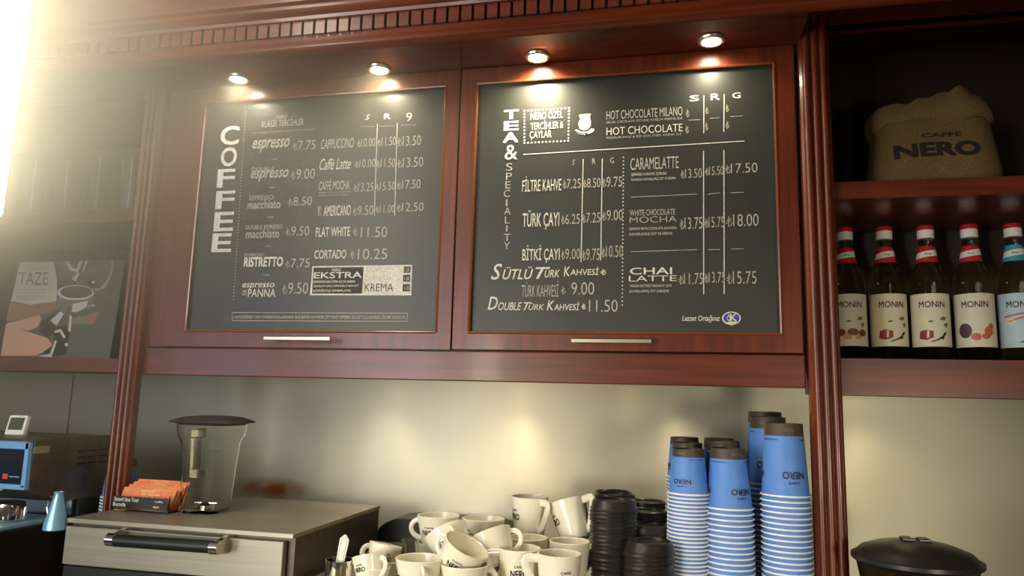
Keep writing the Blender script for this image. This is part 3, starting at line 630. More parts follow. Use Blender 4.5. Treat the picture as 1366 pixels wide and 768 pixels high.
flat_text(mm, 'MAX 1.8L', -.036, -.012, -.0505, .123, .127); flat_text(mm, 'MAX 48oz', .024, .044, -.0505, .123, .127)
mm.build('level_mark', BLACKR, jug)
MB().lathe([(0, .006), (.016, .006), (.016, .014), (.008, .02), (0, .02)], 20).box(-.024, .024, -.004, .004, .018, .02).build('blade', CHROME, jug)

# ================================================================== PAPER CUPS (stacked upside down)
ORD = ['topmost', 'second from top', 'third from top', 'fourth from top', 'fifth from top', 'sixth from top', 'seventh from top', 'eighth from top', 'ninth from top', 'tenth from top',
       'eleventh from top', 'twelfth from top', 'thirteenth from top', 'fourteenth from top', 'fifteenth from top', 'sixteenth from top', 'seventeenth from top', 'eighteenth from top', 'nineteenth from top', 'twentieth from top',
       'twenty-first from top', 'twenty-second from top', 'twenty-third from top', 'twenty-fourth from top', 'twenty-fifth from top', 'twenty-sixth from top', 'twenty-seventh from top', 'twenty-eighth from top', 'twenty-ninth from top', 'thirtieth from top']
def cup_meshes(h, rr, rb, texts):
    """inverted cup, origin at the rim (bottom), base on top"""
    rad = lambda z: rr + (rb - rr) * z / h
    zb_ = h * .83
    out = {}
    out['sleeve'] = (MB().lathe([(rad(.002), .002), (rad(zb_), zb_)], 40, close=False), BLUE)
    s = MB(); s.lathe([(rad(.001) - .0006, .001), (rad(.001), .001), (rad(zb_), zb_)], 40); s.f = [f for f in s.f if len(f) == 4]; out['sleeve'] = (s, BLUE)
    k = MB(); k.lathe([(rad(zb_), zb_), (rad(h) + .0002, h), (rad(h) - .0012, h + .0004), (rad(h) - .002, h - .006), (0, h - .006)], 40); k.f = [f for f in k.f if len(f) <= 4]; out['base_band'] = (k, KRAFT)
    c = [(rr + .0012 + .0016 * math.cos(a), .0016 + .0016 * math.sin(a)) for a in [2 * PI * i / 8 for i in range(8)]]
    r_ = MB(); r_.lathe(c, 40, close=True); out['rolled_rim'] = (r_, PAPER)
    for q, th in enumerate(texts):
        p = MB()
        # built upright then turned over: the print reads upside down
        wrap_text(p, 'NERO', th, h * .30, rr * .95, h * .10, rad, .02, flip=True); wrap_text(p, 'CAFFÈ', th, h * .195, rr * .5, h * .045, rad, .008, flip=True)
        wrap_text(p, 'THE ITALIAN COFFEE CO', th + .9, h * .78, rr * .8, h * .02, rad, 0, flip=True)
        out['logo_print' + '|' * q] = (p, NAVY)
    b2 = MB(); wrap_text(b2, 'MOOR', -1.9, h * .915, rr * .45, h * .05, rad, .006, off=.0006, flip=True); out['base_print'] = (b2, mat('faint brown print', (120, 104, 78), .6))
    return out
def make_stack(size, x, y, topz, n, lean, where, full, group, spin=0, protos={}):
    h, rr, rb, pitch = size
    if size not in protos:
        t = thing('paper_cup', 'x', 'cup'); t2 = thing('paper_cup', 'x', 'cup')
        for nm, (m_, mt) in cup_meshes(h, rr, rb, (-1.75, 0.35, 2.44)).items():
            o = m_.build(nm.strip('|'), mt, t, smooth=True)
            if nm in ('sleeve', 'rolled_rim'):
                o2 = o.copy(); COL.objects.link(o2); o2.parent = t2
        protos[size] = [t, t2, False, False]
    pr = protos[size]
    for k in range(n):
        z = topz - h - k * pitch; idx = 0 if k == 0 else 1
        lab = 'upside-down blue paper cup, ' + ORD[min(k, 29)] + ' in the ' + where
        loc = (x + lean[0] * (topz - h - z), y + lean[1] * (topz - h - z), z); rot = (0, 0, spin + (0 if k == 0 else k * .7))
        if not pr[2 + idx]:
            o = pr[idx]; pr[2 + idx] = True; o.location = loc; o.rotation_euler = rot; o['label'] = lab; o['group'] = group
        else: copy_tree(pr[idx], loc, rot, lab, group)
SM = (.078, .0345, .0272, .0066); MD = (.1025, .0398, .0288, .0090); LG = (.122, .0395, .0312, .0090)
def cupx(px, py, y): p = at(px, py, y); return p.x, p.z
def stack_at(size, px, pyt, y, where, lean=(0, 0), spin=0, group='stacked blue paper cups'):
    x, z = cupx(px, pyt, y); n = int((z - size[0] - RZ) / size[3]) + 1
    top = RZ + .0005 + size[0] + (n - 1) * size[3]
    make_stack(size, x, y, top, n, lean, where, True, group, spin)
stack_at(SM, 918, 595, -.36, 'front small stack beside lids', (-.02, 0), -.2)
stack_at(SM, 917, 587, -.275, 'second small stack from front', (-.03, 0), .3)
stack_at(SM, 913, 580, -.19, 'rearmost small stack', (-.03, 0), 1.1)
stack_at(MD, 971, 598, -.355, 'front middle stack', (0, 0), .75)
stack_at(MD, 965, 587, -.262, 'second middle stack from front', (0, 0), .3)
stack_at(MD, 959, 580, -.170, 'rearmost middle stack', (0, 0), .5)
stack_at(LG, 1045, 560, -.36, 'front tall stack by the pilaster', (0, 0), .45)
stack_at(LG, 1024, 553, -.262, 'second tall stack from front', (0, 0), .0)
stack_at(LG, 1020, 546, -.170, 'rearmost tall stack', (0, 0), .6)
# the sliver of a stack behind the left pilaster
make_stack(SM, -1.195, -.310, .9005 + .078 + 48 * .0066 - .0066 * round((.9 + .078 + 48 * .0066 - at(150, 614, -.31).z) / .0066), 9, (0, 0), 'stack behind the left pilaster', True, 'stacked blue paper cups', .4)

# ================================================================== BLACK LIDS
lt = None
def lid_mesh():
    pr = [(.0405, .0), (.0425, .0008), (.043, .003), (.0415, .0048), (.0405, .0065), (.0395, .013), (.0375, .0175), (.0355, .0185), (.034, .0175), (.0325, .0140), (0, .0135)]
    b_ = MB(); b_.lathe(pr, 40); b_.f = [f for f in b_.f if len(f) <= 4]; return b_
def lid_tower(px, py, y, where, dx=0, leanx=0):
    global lt
    p = at(px, py, y); pitch = .0066; n = int((p.z - .0185 - RZ) / pitch) + 1
    top = RZ + (n - 1) * pitch
    for k in range(n):
        loc = (p.x + dx + random.uniform(-.0012, .0012) - leanx * k, y + random.uniform(-.001, .001), top - k * pitch); rz = random.uniform(0, 6)
        lab = 'black cup lid, ' + ORD[min(k, 29)] + ' in the ' + where
        if lt is None:
            lt = thing('cup_lid', lab, 'lid', loc, 'stacked black lids')
            lid_mesh().build('lid_shell', LID, lt, smooth=True)
            MB().box(-.006, .006, -.0308, -.0285, .0134, .0145).build('sip_tab', LID, lt)
        else: copy_tree(lt, loc, (0, 0, rz), lab)
lid_tower(821, 651, -.185, 'rear left lid tower', -.004); lid_tower(821, 656, -.275, 'middle left lid tower', -.002); lid_tower(819, 664, -.365, 'front left lid tower beside mugs')
lid_tower(864, 665, -.150, 'rearmost right lid tower', -.002); lid_tower(869, 677, -.238, 'second right lid tower from back', -.006); lid_tower(868, 698, -.326, 'third right lid tower from back', -.006); lid_tower(869, 720, -.414, 'lowest, front right lid tower', -.004)

# ================================================================== MUGS
def mug_parts(h, rr, rb, handle, logo_th, lw, square=False):
    """returns {name:(mb,mat)}, origin at the base, handle towards +x"""
    rad = lambda z: rb + (rr - rb) * max(0, (z / h)) ** .75
    zs = [.004 + (h - .004) * i / 10 for i in range(11)]; w = .0030
    out = [(0, .003), (rb * .62, .003), (rb * .66, 0), (rb * .78, 0), (rb * .93, .002)] + [(rad(z), z) for z in zs]
    inn = [(rad(h) - w * .5, h + .0009), (rad(h) - w, h)] + [(rad(z) - w, z) for z in reversed(zs[1:])] + [(rb * .7, .008), (0, .0075)]
    P = {'mug_body': (MB().lathe(out + inn, 48), CERAMIC)}
    hm = MB(); zt_, zb_ = h * (.9 if square else .84), h * (.28 if not square else .2); R_ = rad(zt_) - .002
    if square: path = [(R_, 0, zt_), (R_ + .016, 0, zt_ + .0005), (R_ + .0215, 0, zt_ - .0005), (R_ + .0228, 0, zt_ - .004), (R_ + .0215, 0, zt_ - .011), (R_ + .015, 0, (zt_ + zb_) / 2), (rad(zb_) + .008, 0, zb_ + .006), (rad(zb_) + .003, 0, zb_ + .001), (rad(zb_) - .002, 0, zb_)]
    else:
        path = []
        for i in range(13):
            a = PI / 2 - PI * i / 12; path.append((R_ * (1 - i / 12) + (rad(zb_) - .002) * i / 12 + handle * math.cos(a), 0, (zt_ + zb_) / 2 + (zt_ - zb_) / 2 * math.sin(a)))
    hm.tube(path, .0030, 12, 2.3 if square else 1.5, up=(0, 1, 0)); P['handle'] = (hm, CERAMIC)
    lg = MB(); wrap_text(lg, 'NERO', logo_th, h * .53, lw * 1.1, h * .16, rad, .022); wrap_text(lg, 'CAFFÈ', logo_th, h * .69, lw * .65, h * .07, rad, .012); P['logo_print'] = (lg, BROWN)
    return P
PRO = {}
def mug(kind, px, py, y, label, hang=0, tilt=(0, 0), logo=-1.57, z=None, group='white cafe mugs', rim=True):
    """px,py = centre of the rim in the picture at depth y; hang = heading of the handle; tilt = lean angle and its heading"""
    spec = {'cap': (.058, .0395, .025, .019, .028, False), 'tall': (.076, .0365, .0272, .018, .026, True), 'esp': (.045, .029, .019, .013, .019, False)}[kind]
    h = spec[0]
    key = (kind, round((logo - hang), 2))
    q = Matrix.Rotation(tilt[0], 4, Vector((-math.sin(tilt[1]), math.cos(tilt[1]), 0)))   # lean towards heading tilt[1]
    p = at(px, py, y)
    up = q @ Vector((0, 0, 1)); base = p - up * h
    if z is not None: base.z = z
    rot = (q @ Matrix.Rotation(hang, 4, 'Z')).to_euler()
    if key not in PRO:
        t = thing('mug', label, 'mug', base, group, rot)
        for nm, (m_, mt) in mug_parts(spec[0], spec[1], spec[2], spec[3], logo - hang, spec[4], spec[5]).items(): m_.build(nm, mt, t, smooth=True)
        PRO[key] = t
        return t
    return copy_tree(PRO[key], base, rot, label, group)
A2 = lambda d: math.radians(d)
# standing mugs, front to back
mug('tall', 746, 736, -.500, 'front right latte mug beside the lid towers, square handle pointing left', A2(200), logo=A2(-62), z=RZ)
mug('tall', 693, 729.5, -.478, 'latte mug at the front centre, logo facing out, left of the front right one', A2(205), logo=A2(-78), z=RZ)
mug('tall', 704, 715, -.378, 'latte mug standing in the second row, under the upright top mug', A2(190), z=RZ, logo=A2(60))
mug('tall', 760, 719.5, -.385, 'latte mug standing in the second row at the right, next to the black lids', A2(10), z=RZ, logo=A2(60))
mug('cap', 560, 741, -.555, 'wide front cup with handle towards the viewer, beside the small tilted cups', A2(-62), logo=A2(-155), z=1.086)
mug('cap', 620, 757, -.545, 'wide cup at the bottom front, carrying the tilted cup', A2(20), logo=A2(-88), z=RZ)
mug('cap', 623, 727, -.535, 'cup tilted to the right in the front centre, its logo slanting', A2(165), (A2(28), A2(-12)), A2(-84))
mug('cap', 585, 687, -.385, 'wide cup on top at the left, handle to the left and logo facing out', A2(185), logo=A2(-100))
mug('cap', 585, 716, -.385, 'wide cup underneath the left top cup', A2(120), logo=A2(100), z=RZ)
mug('cap', 645, 691, -.365, 'wide cup on top between the left top cup and the tall mug', A2(80), logo=A2(-132))
mug('cap', 645, 722, -.365, 'wide cup underneath the middle top cup', A2(120), logo=A2(100), z=RZ)
mug('cap', 594, 708, -.455, 'cup tilted to the left behind the front tilted cup', A2(-60), (A2(36), A2(152)), A2(-95))
mug('cap', 652, 712, -.452, 'cup tilted to the left under the middle top cup, handle to the right', A2(5), (A2(30), A2(150)), A2(60))
mug('tall', 707, 662, -.285, 'upright latte mug on top at the right centre, handle at its right', A2(-42), logo=A2(-140))
mug('cap', 707, 715, -.285, 'wide cup hidden under the upright top latte mug', A2(100), logo=A2(100), z=RZ)
mug('tall', 756, 668, -.29, 'latte mug on top at the far right, leaning to the left', A2(-25), (A2(22), A2(145)), A2(-150))
mug('cap', 766, 716, -.29, 'wide cup underneath the leaning latte mug', A2(30), logo=A2(100), z=RZ)
# small cups at the left
mug('esp', 493, 741, -.555, 'small espresso cup tilted left, nearest the steel pitcher', A2(-25), (A2(18), A2(135)), A2(-110))
mug('esp', 497, 770, -.555, 'small espresso cup under the tilted one nearest the pitcher', A2(100), logo=A2(100), z=RZ)
mug('esp', 515, 726, -.50, 'small espresso cup tilted right behind the one nearest the pitcher', A2(200), (A2(14), A2(55)), A2(-60))
mug('esp', 518, 752, -.50, 'small espresso cup in the second row, handle towards the viewer', A2(-70), logo=A2(100), z=RZ)

# shot glasses
for i, (px, py, lab) in enumerate(((550, 718, 'right one of two small shot glasses behind the espresso cups'), (536, 724, 'left one of two small shot glasses behind the espresso cups'))):
    p = at(px, py, -.46 + .0 * i)
    t = MB().lathe([(0, 0), (.012, 0), (.0135, .003), (.0155, p.z - RZ), (.0143, p.z - RZ), (.0122, .008), (0, .008)], 24).build('shot_glass', GLASS, None, smooth=True, loc=(p.x - .004 * i, -.47 + .0 * i, RZ))
    tag(t, lab, 'glass', 'shot glasses')

# steel pitcher with white spoon
sp = at(453, 746, -.57); SPH = sp.z - RZ
t = thing('steel_cup', 'polished steel cup holding a white spoon at the front edge', 'cup', (sp.x, -.57, RZ))
MB().lathe([(0, 0), (.021, 0), (.0225, .003), (.0225, SPH), (.0215, SPH), (.0215, .006), (0, .005)], 36).build('cup_body', CHROME, t, smooth=True)
hp = [(.021, 0, SPH - .005), (.034, 0, SPH - .007), (.038, 0, SPH - .025), (.022, 0, SPH - .045)]
MB().tube(hp, .003, 8).build('handle', CHROME, t, smooth=True)
s0 = at(454, 748, -.575); s1 = at(461, 713, -.575)
dirn = (s1 - s0).normalized(); s00 = s0 - dirn * .045
t = thing('spoon', 'white plastic spoon sticking out of the steel cup', 'spoon', s00)
sm = MB(); L_ = (s1 - s00).length; n = 12; prof = []
for i in range(n + 1):
    u = i / n; w = .0052 + .0030 * min(1, u * 1.2)
    if u > .9: w *= math.sqrt(max(.05, 1 - ((u - .9) / .1) ** 2 * .95))
    prof.append((w, u * L_))
vs = []
for w, z in prof: vs += [(-w, -.0012, z), (w, -.0012, z), (w, .0012, z), (-w, .0012, z)]
fs = [(0, 1, 2, 3), (4 * n, 4 * n + 1, 4 * n + 2, 4 * n + 3)] + [(4 * i + a, 4 * i + (a + 1) % 4, 4 * i + 4 + (a + 1) % 4, 4 * i + 4 + a) for i in range(n) for a in range(4)]
o = sm.add(vs, fs).build('spoon_handle', WHITEP, t, bevel=.0006); 
MB().tube([(-.0045, -.0016, L_ * .45), (-.005, -.0016, L_ * .9), (0, -.0016, L_ * .97), (.005, -.0016, L_ * .9), (.0045, -.0016, L_ * .45)], .0007, 6).build('raised_edge', WHITEP, t)
t.rotation_euler = dirn.to_track_quat('Z', 'Y').to_euler()
t.rotation_euler = Matrix.Rotation(math.atan2(dirn.x, dirn.z), 4, 'Y').to_euler()

# black bin with rounded shoulders standing against the wall behind the mugs
bx0, bx1, bz1 = at(501, 730, -.12).x, at(690, 700, -.12).x, at(590, 694, -.12).z
bh, sw = bz1 - RZ, .075
sh = [(-(bx1 - bx0) / 2, 0)] + [(-(bx1 - bx0) / 2 + sw * (1 - math.cos(a)), .012 + (bh - .012) * math.sin(a)) for a in [PI / 2 * k / 12 for k in range(13)]]
sh = sh + [(-x, z) for x, z in reversed(sh)]
t = thing('storage_bin', 'black bin with rounded shoulders behind the left mugs, against the wall', 'bin', ((bx0 + bx1) / 2, -.07, RZ))
MB().prism(sh, -.05, .05, 'y').build('bin_body', BLACK, t, smooth=True, bevel=.002)
MB().prism([(x * .93, z * .93 + .002) for x, z in sh], -.0525, -.05, 'y').build('front_panel', BLACKR, t, smooth=True)

# ================================================================== GRINDER HOPPER
hc = (at(1222, 745, -.42).x, -.42); HZ = at(1136, 738, -.42).z; HR = .0925
gr = thing('coffee_grinder', 'coffee grinder with smoky hopper and domed black lid, bottom right', 'grinder', (hc[0], hc[1], .90))
hz_ = HZ - .90
MB().lathe([(0, 0), (.085, 0), (.088, .004), (.085, .05), (.07, .09), (.062, .1), (0, .1)], 40).build('grinder_body', BLACK, gr, smooth=True)
MB().lathe([(.05, .1), (.062, .12), (HR - .006, hz_ - .012), (HR - .008, hz_ - .012), (.06, .122), (.048, .102)], 48, close=True).build('hopper', SMOKE, gr, smooth=True)
ldm = MB().lathe([(0, hz_ - .012), (HR - .009, hz_ - .012), (HR - .002, hz_ - .008), (HR + .0015, hz_ - .005), (HR + .0015, hz_ + .001), (HR - .004, hz_ + .0035), (HR * .86, hz_ + .012), (HR * .6, hz_ + .021), (HR * .3, hz_ + .026), (0, hz_ + .0275)], 56).build('hopper_lid', LID, gr, smooth=True)
g = MB()
for s in (-1, 1): g.prism([(s * .012 - .009, -.012), (s * .012 + .009, -.012), (s * .012 + .008, .012), (s * .012 - .008, .012)], hz_ + .0265, hz_ + .0305, 'z')
g.build('lid_grip', LID, gr, bevel=.001)
gg = MB()
for k in range(60):
    a = random.uniform(0, 6.28); r_ = .045 * math.sqrt(random.random()); gg.ball((r_ * math.cos(a), r_ * math.sin(a), .125 + random.uniform(0, .05)), .006, 5)
bo = gg.build('coffee_beans', mat('roasted bean', (62, 38, 22), .45), gr, smooth='all'); bo['kind'] = 'stuff'

# ================================================================== SYRUP BOTTLES
BY = -.13; BZ = LZ = 1.490
BH = at(1233, 303, BY).z - BZ; BR = .0345
f_ = BH / .28
bp = [(0, .004), (.028, 0), (.032, .001), (BR, .006), (BR, .160 * f_), (.0335, .172 * f_), (.0285, .188 * f_), (.021, .203 * f_), (.0165, .215 * f_), (.0145, .232 * f_), (.0135, .262 * f_), (.0135, .268 * f_)]
def brad(z):
    for (r0, z0), (r1, z1) in zip(bp[3:], bp[4:]):
        if z0 <= z <= z1 and z1 > z0: return r0 + (r1 - r0) * (z - z0) / (z1 - z0)
    return bp[-1][0] if z > bp[-1][1] else BR
MONT = mat('label ink', (40, 36, 34), .5)
def bottle(px, label, neck_a, neck_b, lab_m, art, face):
    p = at(px, 390, BY); t = thing('syrup_bottle', label, 'bottle', (p.x, BY, BZ), 'syrup bottles on the shelf')
    MB().lathe(bp, 40).build('glass_body', SYRUP, t, smooth=True)
    MB().lathe([(.0142, .255 * f_), (.0155, .256 * f_), (.0155, .281 * f_ - .01), (.0148, .281 * f_ - .001), (.012, .281 * f_), (0, .281 * f_)], 28).build('screw_cap', PAPER, t, smooth=True)
    MB().lathe([(.0156, .272 * f_), (.0159, .272 * f_), (.0159, .2795 * f_), (.0145, .2818 * f_), (0, .2818 * f_)], 28).build('cap_top', RED, t, smooth=True)
    nz0, nz1 = at(1233, 349.5, BY + -.015).z - BZ, at(1233, 328, BY - .015).z - BZ
    nrad = lambda z: brad(nz0) + (brad(nz1) - brad(nz0)) * (z - nz0) / (nz1 - nz0)
    nb = MB(); wrap_rect(nb, -.032, .032, nz0, nz1, face, nrad, .0006, 24); nl = nb.build('neck_label', neck_a, t, smooth='all')
    n2 = MB(); wrap_rect(n2, -.028, .028, nz0 * .68 + nz1 * .32, nz0 * .3 + nz1 * .7, face, nrad, .0010, 24, sl=.16); n2.build('neck_stripe', PAPER, nl, smooth='all')
    n3 = MB(); wrap_text(n3, 'Monin', face, (nz0 + nz1) / 2, .012, .004, nrad, 0, .0014, .3); n3.build('neck_lettering', neck_b, nl)
    z0, z1 = at(1233, 462, BY - BR).z - BZ, at(1233, 391, BY - BR).z - BZ; lf_ = (z1 - z0) / .131
    lb = MB(); wrap_rect(lb, -.050, .050, z0, z1, face, lambda z: BR, .0005, 30); lo = lb.build('label', lab_m, t, smooth='all')
    R1 = lambda z: BR
    tx = MB(); wrap_text(tx, 'MONIN', face, z0 + .104 * lf_, .046, .0125, R1, .003, .0010)
    for s in (-1, 1): pass
    tx.build('label_lettering', MONT, lo)
    for nm, col, pts in art:
        a_ = MB()
        for q in pts: wrap_poly(a_, [(u, z0 + (v - .012) * lf_) for u, v in q], face, R1, .0009 if nm != 'x' else .0011)
        a_.build('label_picture', mat(nm, col, .5), lo)
flower = ('petal cream', (232, 222, 150), [ell(-.018 + .006 * math.cos(a), .075 + .006 * math.sin(a), .0045, .0028, 10) for a in (0, 1.25, 2.5, 3.8, 5)])
leaf = ('leaf green', (92, 120, 52), [[(.012, .078), (.018, .086), (.026, .084), (.022, .076)], [(.02, .066), (.026, .072), (.03, .066), (.024, .058)], [(-.01, .073), (-.004, .077), (.002, .074), (-.004, .071)]])
choc = ('red brown cube', (140, 50, 36), [[(-.026, .032), (-.024, .05), (-.012, .054), (.0, .05), (.0, .034), (-.014, .028)]])
chocl = ('x', (220, 200, 180), [[(-.012, .034), (-.011, .052), (-.007, .052), (-.008, .034)]])
pods = ('vanilla pod', (52, 34, 24), [[(-.008, .024), (.006, .030), (.018, .040), (.026, .048), (.024, .042), (.012, .030), (.0, .024)], [(.014, .03), (.018, .044), (.024, .05), (.021, .04), (.018, .03)]])
nuts = ('hazelnut brown', (120, 70, 36), [ell(-.020, .046, .011, .009, 14), ell(.004, .047, .011, .009, 14), ell(.024, .045, .009, .009, 14)])
nutp = ('nut kernel', (206, 160, 84), [ell(-.006, .036, .009, .008, 14), ell(.014, .035, .0065, .0065, 14)])
plum = ('fig purple', (88, 60, 66), [ell(-.020, .052, .0125, .018, 18)])
fig = ('fig flesh', (196, 104, 74), [ell(-.001, .037, .009, .009, 14), ell(.022, .05, .009, .012, 14), ell(.027, .062, .006, .008, 12), ell(.016, .038, .008, .007, 12)])
swirl = ('pink script', (206, 84, 96), [[(-.03, .088), (.02, .1), (.02, .096), (-.03, .084)], [(-.024, .078), (.02, .09), (.02, .086), (-.024, .074)]])
FA = lambda px: math.atan2(CAM.y - BY, CAM.x - at(px, 390, BY).x)
bottle(1130, 'first syrup bottle from the pilaster, hazelnut picture on its label', RED, MONT, LABEL, [nuts, nutp, leaf], FA(1130) + .12)
bottle(1183, 'second syrup bottle from the pilaster, red cube and white flower on its label', RED, MONT, LABEL, [flower, leaf, choc, chocl, pods], FA(1183) + .22)
bottle(1239, 'third syrup bottle from the pilaster, in the middle of the row of five', RED, MONT, LABEL, [flower, leaf, choc, chocl, pods], FA(1239) + .12)
bottle(1298, 'fourth syrup bottle from the pilaster, purple fruit on its label', RED, MONT, LABEL, [plum, fig], FA(1298) + .05)
bottle(1357, 'rightmost syrup bottle, with pale blue label and blue neck band', CYAN, MONT, LABELB, [swirl, flower, pods], FA(1357) + .1)

# ================================================================== BURLAP SACK
SZ = 1.813; sxc = at(1240, 200, -.17).x; swd = (at(1322, 200, -.17).x - at(1158, 200, -.17).x) / 2
topz = at(1285, 134, -.17).z - SZ
sk = thing('burlap_sack', 'brown burlap coffee sack with stencilled lettering on the upper right shelf', 'sack', (sxc, -.165, SZ))
def sack_ring(z, sx, sy, n=72, ex=3.2, wob=0, topf=None):
    o = []
    for i in range(n):
        t = 2 * PI * i / n; c, q = math.cos(t), math.sin(t); g = (abs(c) ** ex + abs(q) ** ex) ** (-1 / ex)
        w = 1 + wob * (math.sin(3 * t + z * 30) + .6 * math.sin(7 * t + 1.3))
        zz = z + (topf(c * g, q * g) if topf else 0)
        o.append((sx * c * g * w, sy * q * g * w, zz))
    return o
bodyH = topz * .70
tf = lambda c, q: .006 * math.sin(c * 4 + 1) - .004 + .016 * math.exp(-((c - .38) / .2) ** 2) + .003 * math.sin(c * 17 + q * 5)
rings = [sack_ring(.0, swd * 1.0, .082), sack_ring(.006, swd * 1.05, .09, wob=.004), sack_ring(.05, swd * 1.03, .094, wob=.006), sack_ring(.09, swd * .97, .09, wob=.008), sack_ring(bodyH, swd * .9, .08, wob=.012), sack_ring(bodyH + .012, swd * .85, .072, wob=.012)]
def ring_mesh(rings, cap0=True, cap1=True):
    b_ = MB(); n = len(rings[0]); vs = [p for r in rings for p in r]; fs = []
    for j in range(len(rings) - 1):
        for i in range(n): fs.append((j * n + i, j * n + (i + 1) % n, (j + 1) * n + (i + 1) % n, (j + 1) * n + i))
    if cap0: fs.append(tuple(range(n)))
    if cap1: fs.append(tuple(range((len(rings) - 1) * n, len(rings) * n)))
    return b_.add(vs, fs)
sb = ring_mesh(rings).build('sack_body', BURLAP, sk, smooth='all')
H2 = bodyH
cuff = [sack_ring(H2 - .004, swd * .90, .081, wob=.02, topf=lambda c, q: .006 * math.sin(5 * c + q * 9)), sack_ring(H2 + .004, swd * .955, .087, wob=.03, topf=lambda c, q: .006 * math.sin(5 * c + q * 9)), sack_ring(H2 + .022, swd * .965, .084, wob=.035, topf=lambda c, q: tf(c, q) * .5 + .003 * math.sin(11 * c)), sack_ring(topz * .93, swd * .92, .076, wob=.035, topf=tf), sack_ring(topz * .95, swd * .86, .068, wob=.03, topf=tf), sack_ring(H2 + .02, swd * .8, .064, wob=.01)]
ring_mesh(cuff, False, True).build('rolled_cuff', BURLAP, sk, smooth='all')
bvh = BVHTree.FromPolygons([tuple(v.co) for v in sb.data.vertices], [tuple(p.vertices) for p in sb.data.polygons])
mb = MB()
def sack_text(s, x0, z0, x1, z1, wt):
    a = at(x0, z1, -.26); b_ = at(x1, z0, -.26); v, f = glyphs(s, wt)
    a = Vector((a.x - sxc, 0, a.z - SZ)); b_ = Vector((b_.x - sxc, 0, b_.z - SZ)); vs = []
    for u, w, l in v:
        x, z = a.x + (b_.x - a.x) * u, a.z + (b_.z - a.z) * w
        h = bvh.ray_cast(Vector((x, -1, z)), Vector((0, 1, 0)))[0]; vs.append((x, (h.y if h else -.09) - .002 - l * 2, z))
    mb.add(vs, f)
sack_text('NERO', 1196, 185, 1309, 210, .03); sack_text('CAFFÈ', 1231, 172, 1284, 182, .004)
mb.build('stencil_lettering', SOOT, sk)

# ================================================================== LEFT SHELF: POSTER AND GLASSES
PB0, PB1 = at(0, 475, -.29), at(145, 478, -.29)
PBz = LS[1] + .0005
P0 = Vector((at(1, 474, -.27).x, -.27, PBz)); P1 = Vector((at(146, 476, -.27).x, -.27, PBz))
Ptl = at(25.5, 349, -.16); Ptr = at(167, 346, -.16)
nrm = (P1 - P0).cross(Ptl - P0).normalized()
if nrm.y > 0: nrm = -nrm
pos = thing('poster_board', 'coffee advertising poster standing on the lower left shelf', 'poster', (P0 + P1) / 2)
inv = Matrix.Translation(-Vector(pos.location))
def pl(x, y, off=0): p = atp(x, y, P0 + nrm * off, nrm); return p
def c3(x, y): return x / 4.518, 330 + y / 4.518
b_ = MB(); fr_ = [P0, P1, Ptr, Ptl]; b_.add([p for p in fr_] + [p - nrm * .004 for p in fr_], [(0, 1, 2, 3), (7, 6, 5, 4), (0, 4, 5, 1), (1, 5, 6, 2), (2, 6, 7, 3), (3, 7, 4, 0)])
pb = b_.build('backing_board', mat('poster grey', (92, 94, 84), .5), pos); pb.matrix_parent_inverse = inv
def art(pts, name, rgb, off):
    q = MB(); q.add([pl(*c3(x, y), off) for x, y in pts], [tuple(range(len(pts)))]); o = q.build('printed_picture', mat(name, rgb, .5), pb)
art([(122, 90), (320, 85), (345, 200), (340, 325), (250, 335), (180, 345), (66, 322)], 'print linen', (206, 196, 172), .0004)
art([(60, 330), (180, 345), (335, 325), (345, 370), (240, 410), (100, 440), (38, 440)], 'print arm', (150, 112, 86), .0005)
art([(35, 460), (110, 440), (235, 408), (250, 430), (225, 480), (170, 500), (110, 490), (190, 515), (285, 545), (315, 590), (260, 630), (215, 652), (4, 652)], 'print skin', (208, 158, 128), .0008)
art([(225, 490), (255, 440), (330, 395), (350, 420), (320, 520), (285, 540)], 'print black', (34, 34, 32), .0007)
art([(250, 640), (320, 585), (330, 480), (395, 470), (420, 510), (400, 640), (330, 655)], 'print black', (34, 34, 32), .0006)
art([(345, 290), (565, 280), (560, 340), (530, 375), (470, 202), (390, 400), (345, 365)], 'print steel', (128, 124, 112), .0007)
art([(440, 340), (530, 320), (520, 360), (460, 392), (430, 385)], 'print shine', (206, 200, 184), .0009)
art(ell(455, 272, 112, 46, 30), 'print shine', (206, 200, 184), .0010); art(ell(460, 268, 97, 37, 30), 'print coffee', (92, 82, 72), .0012)
art([(300, 440), (365, 385), (385, 400), (340, 470)], 'print shine', (206, 200, 184), .0010); art([(420, 400), (435, 420), (425, 510), (410, 500)], 'print shine', (206, 200, 184), .0010)
art([(430, 430), (600, 385), (560, 465), (440, 460)], 'print steel', (128, 124, 112), .0006); art([(510, 425), (600, 390), (565, 462), (530, 465)], 'print arm', (150, 112, 86), .0008)
art([(330, 90), (385, 86), (440, 150), (480, 165), (470, 215), (380, 235), (345, 190)], 'print mid grey', (98, 92, 80), .0005)
art([(388, 85), (415, 84), (440, 125), (480, 130), (470, 145), (425, 140)], 'print shine', (206, 200, 184), .0008); art([(480, 82), (500, 80), (470, 150), (455, 150)], 'print shine', (206, 200, 184), .0009); art([(430, 190), (470, 150), (480, 155), (460, 195), (465, 210)], 'print shine', (206, 200, 184), .0009)
art([(515, 80), (535, 78), (505, 140), (492, 150)], 'print shine', (206, 200, 184), .0008)
art([(672, 76), (684, 76), (684, 130), (660, 200), (625, 250), (580, 262), (560, 245), (600, 245), (645, 195), (670, 130)], 'print steel light', (160, 152, 134), .0008)
art(ell(555, 212, 26, 22, 18), 'print black', (34, 34, 32), .0008); art(ell(562, 208, 12, 10, 12), 'print shine', (206, 200, 184), .0010); art(ell(400, 585, 10, 12, 12), 'print shine', (206, 200, 184), .0010); art(ell(560, 350, 9, 8, 12), 'print shine', (206, 200, 184), .0010)
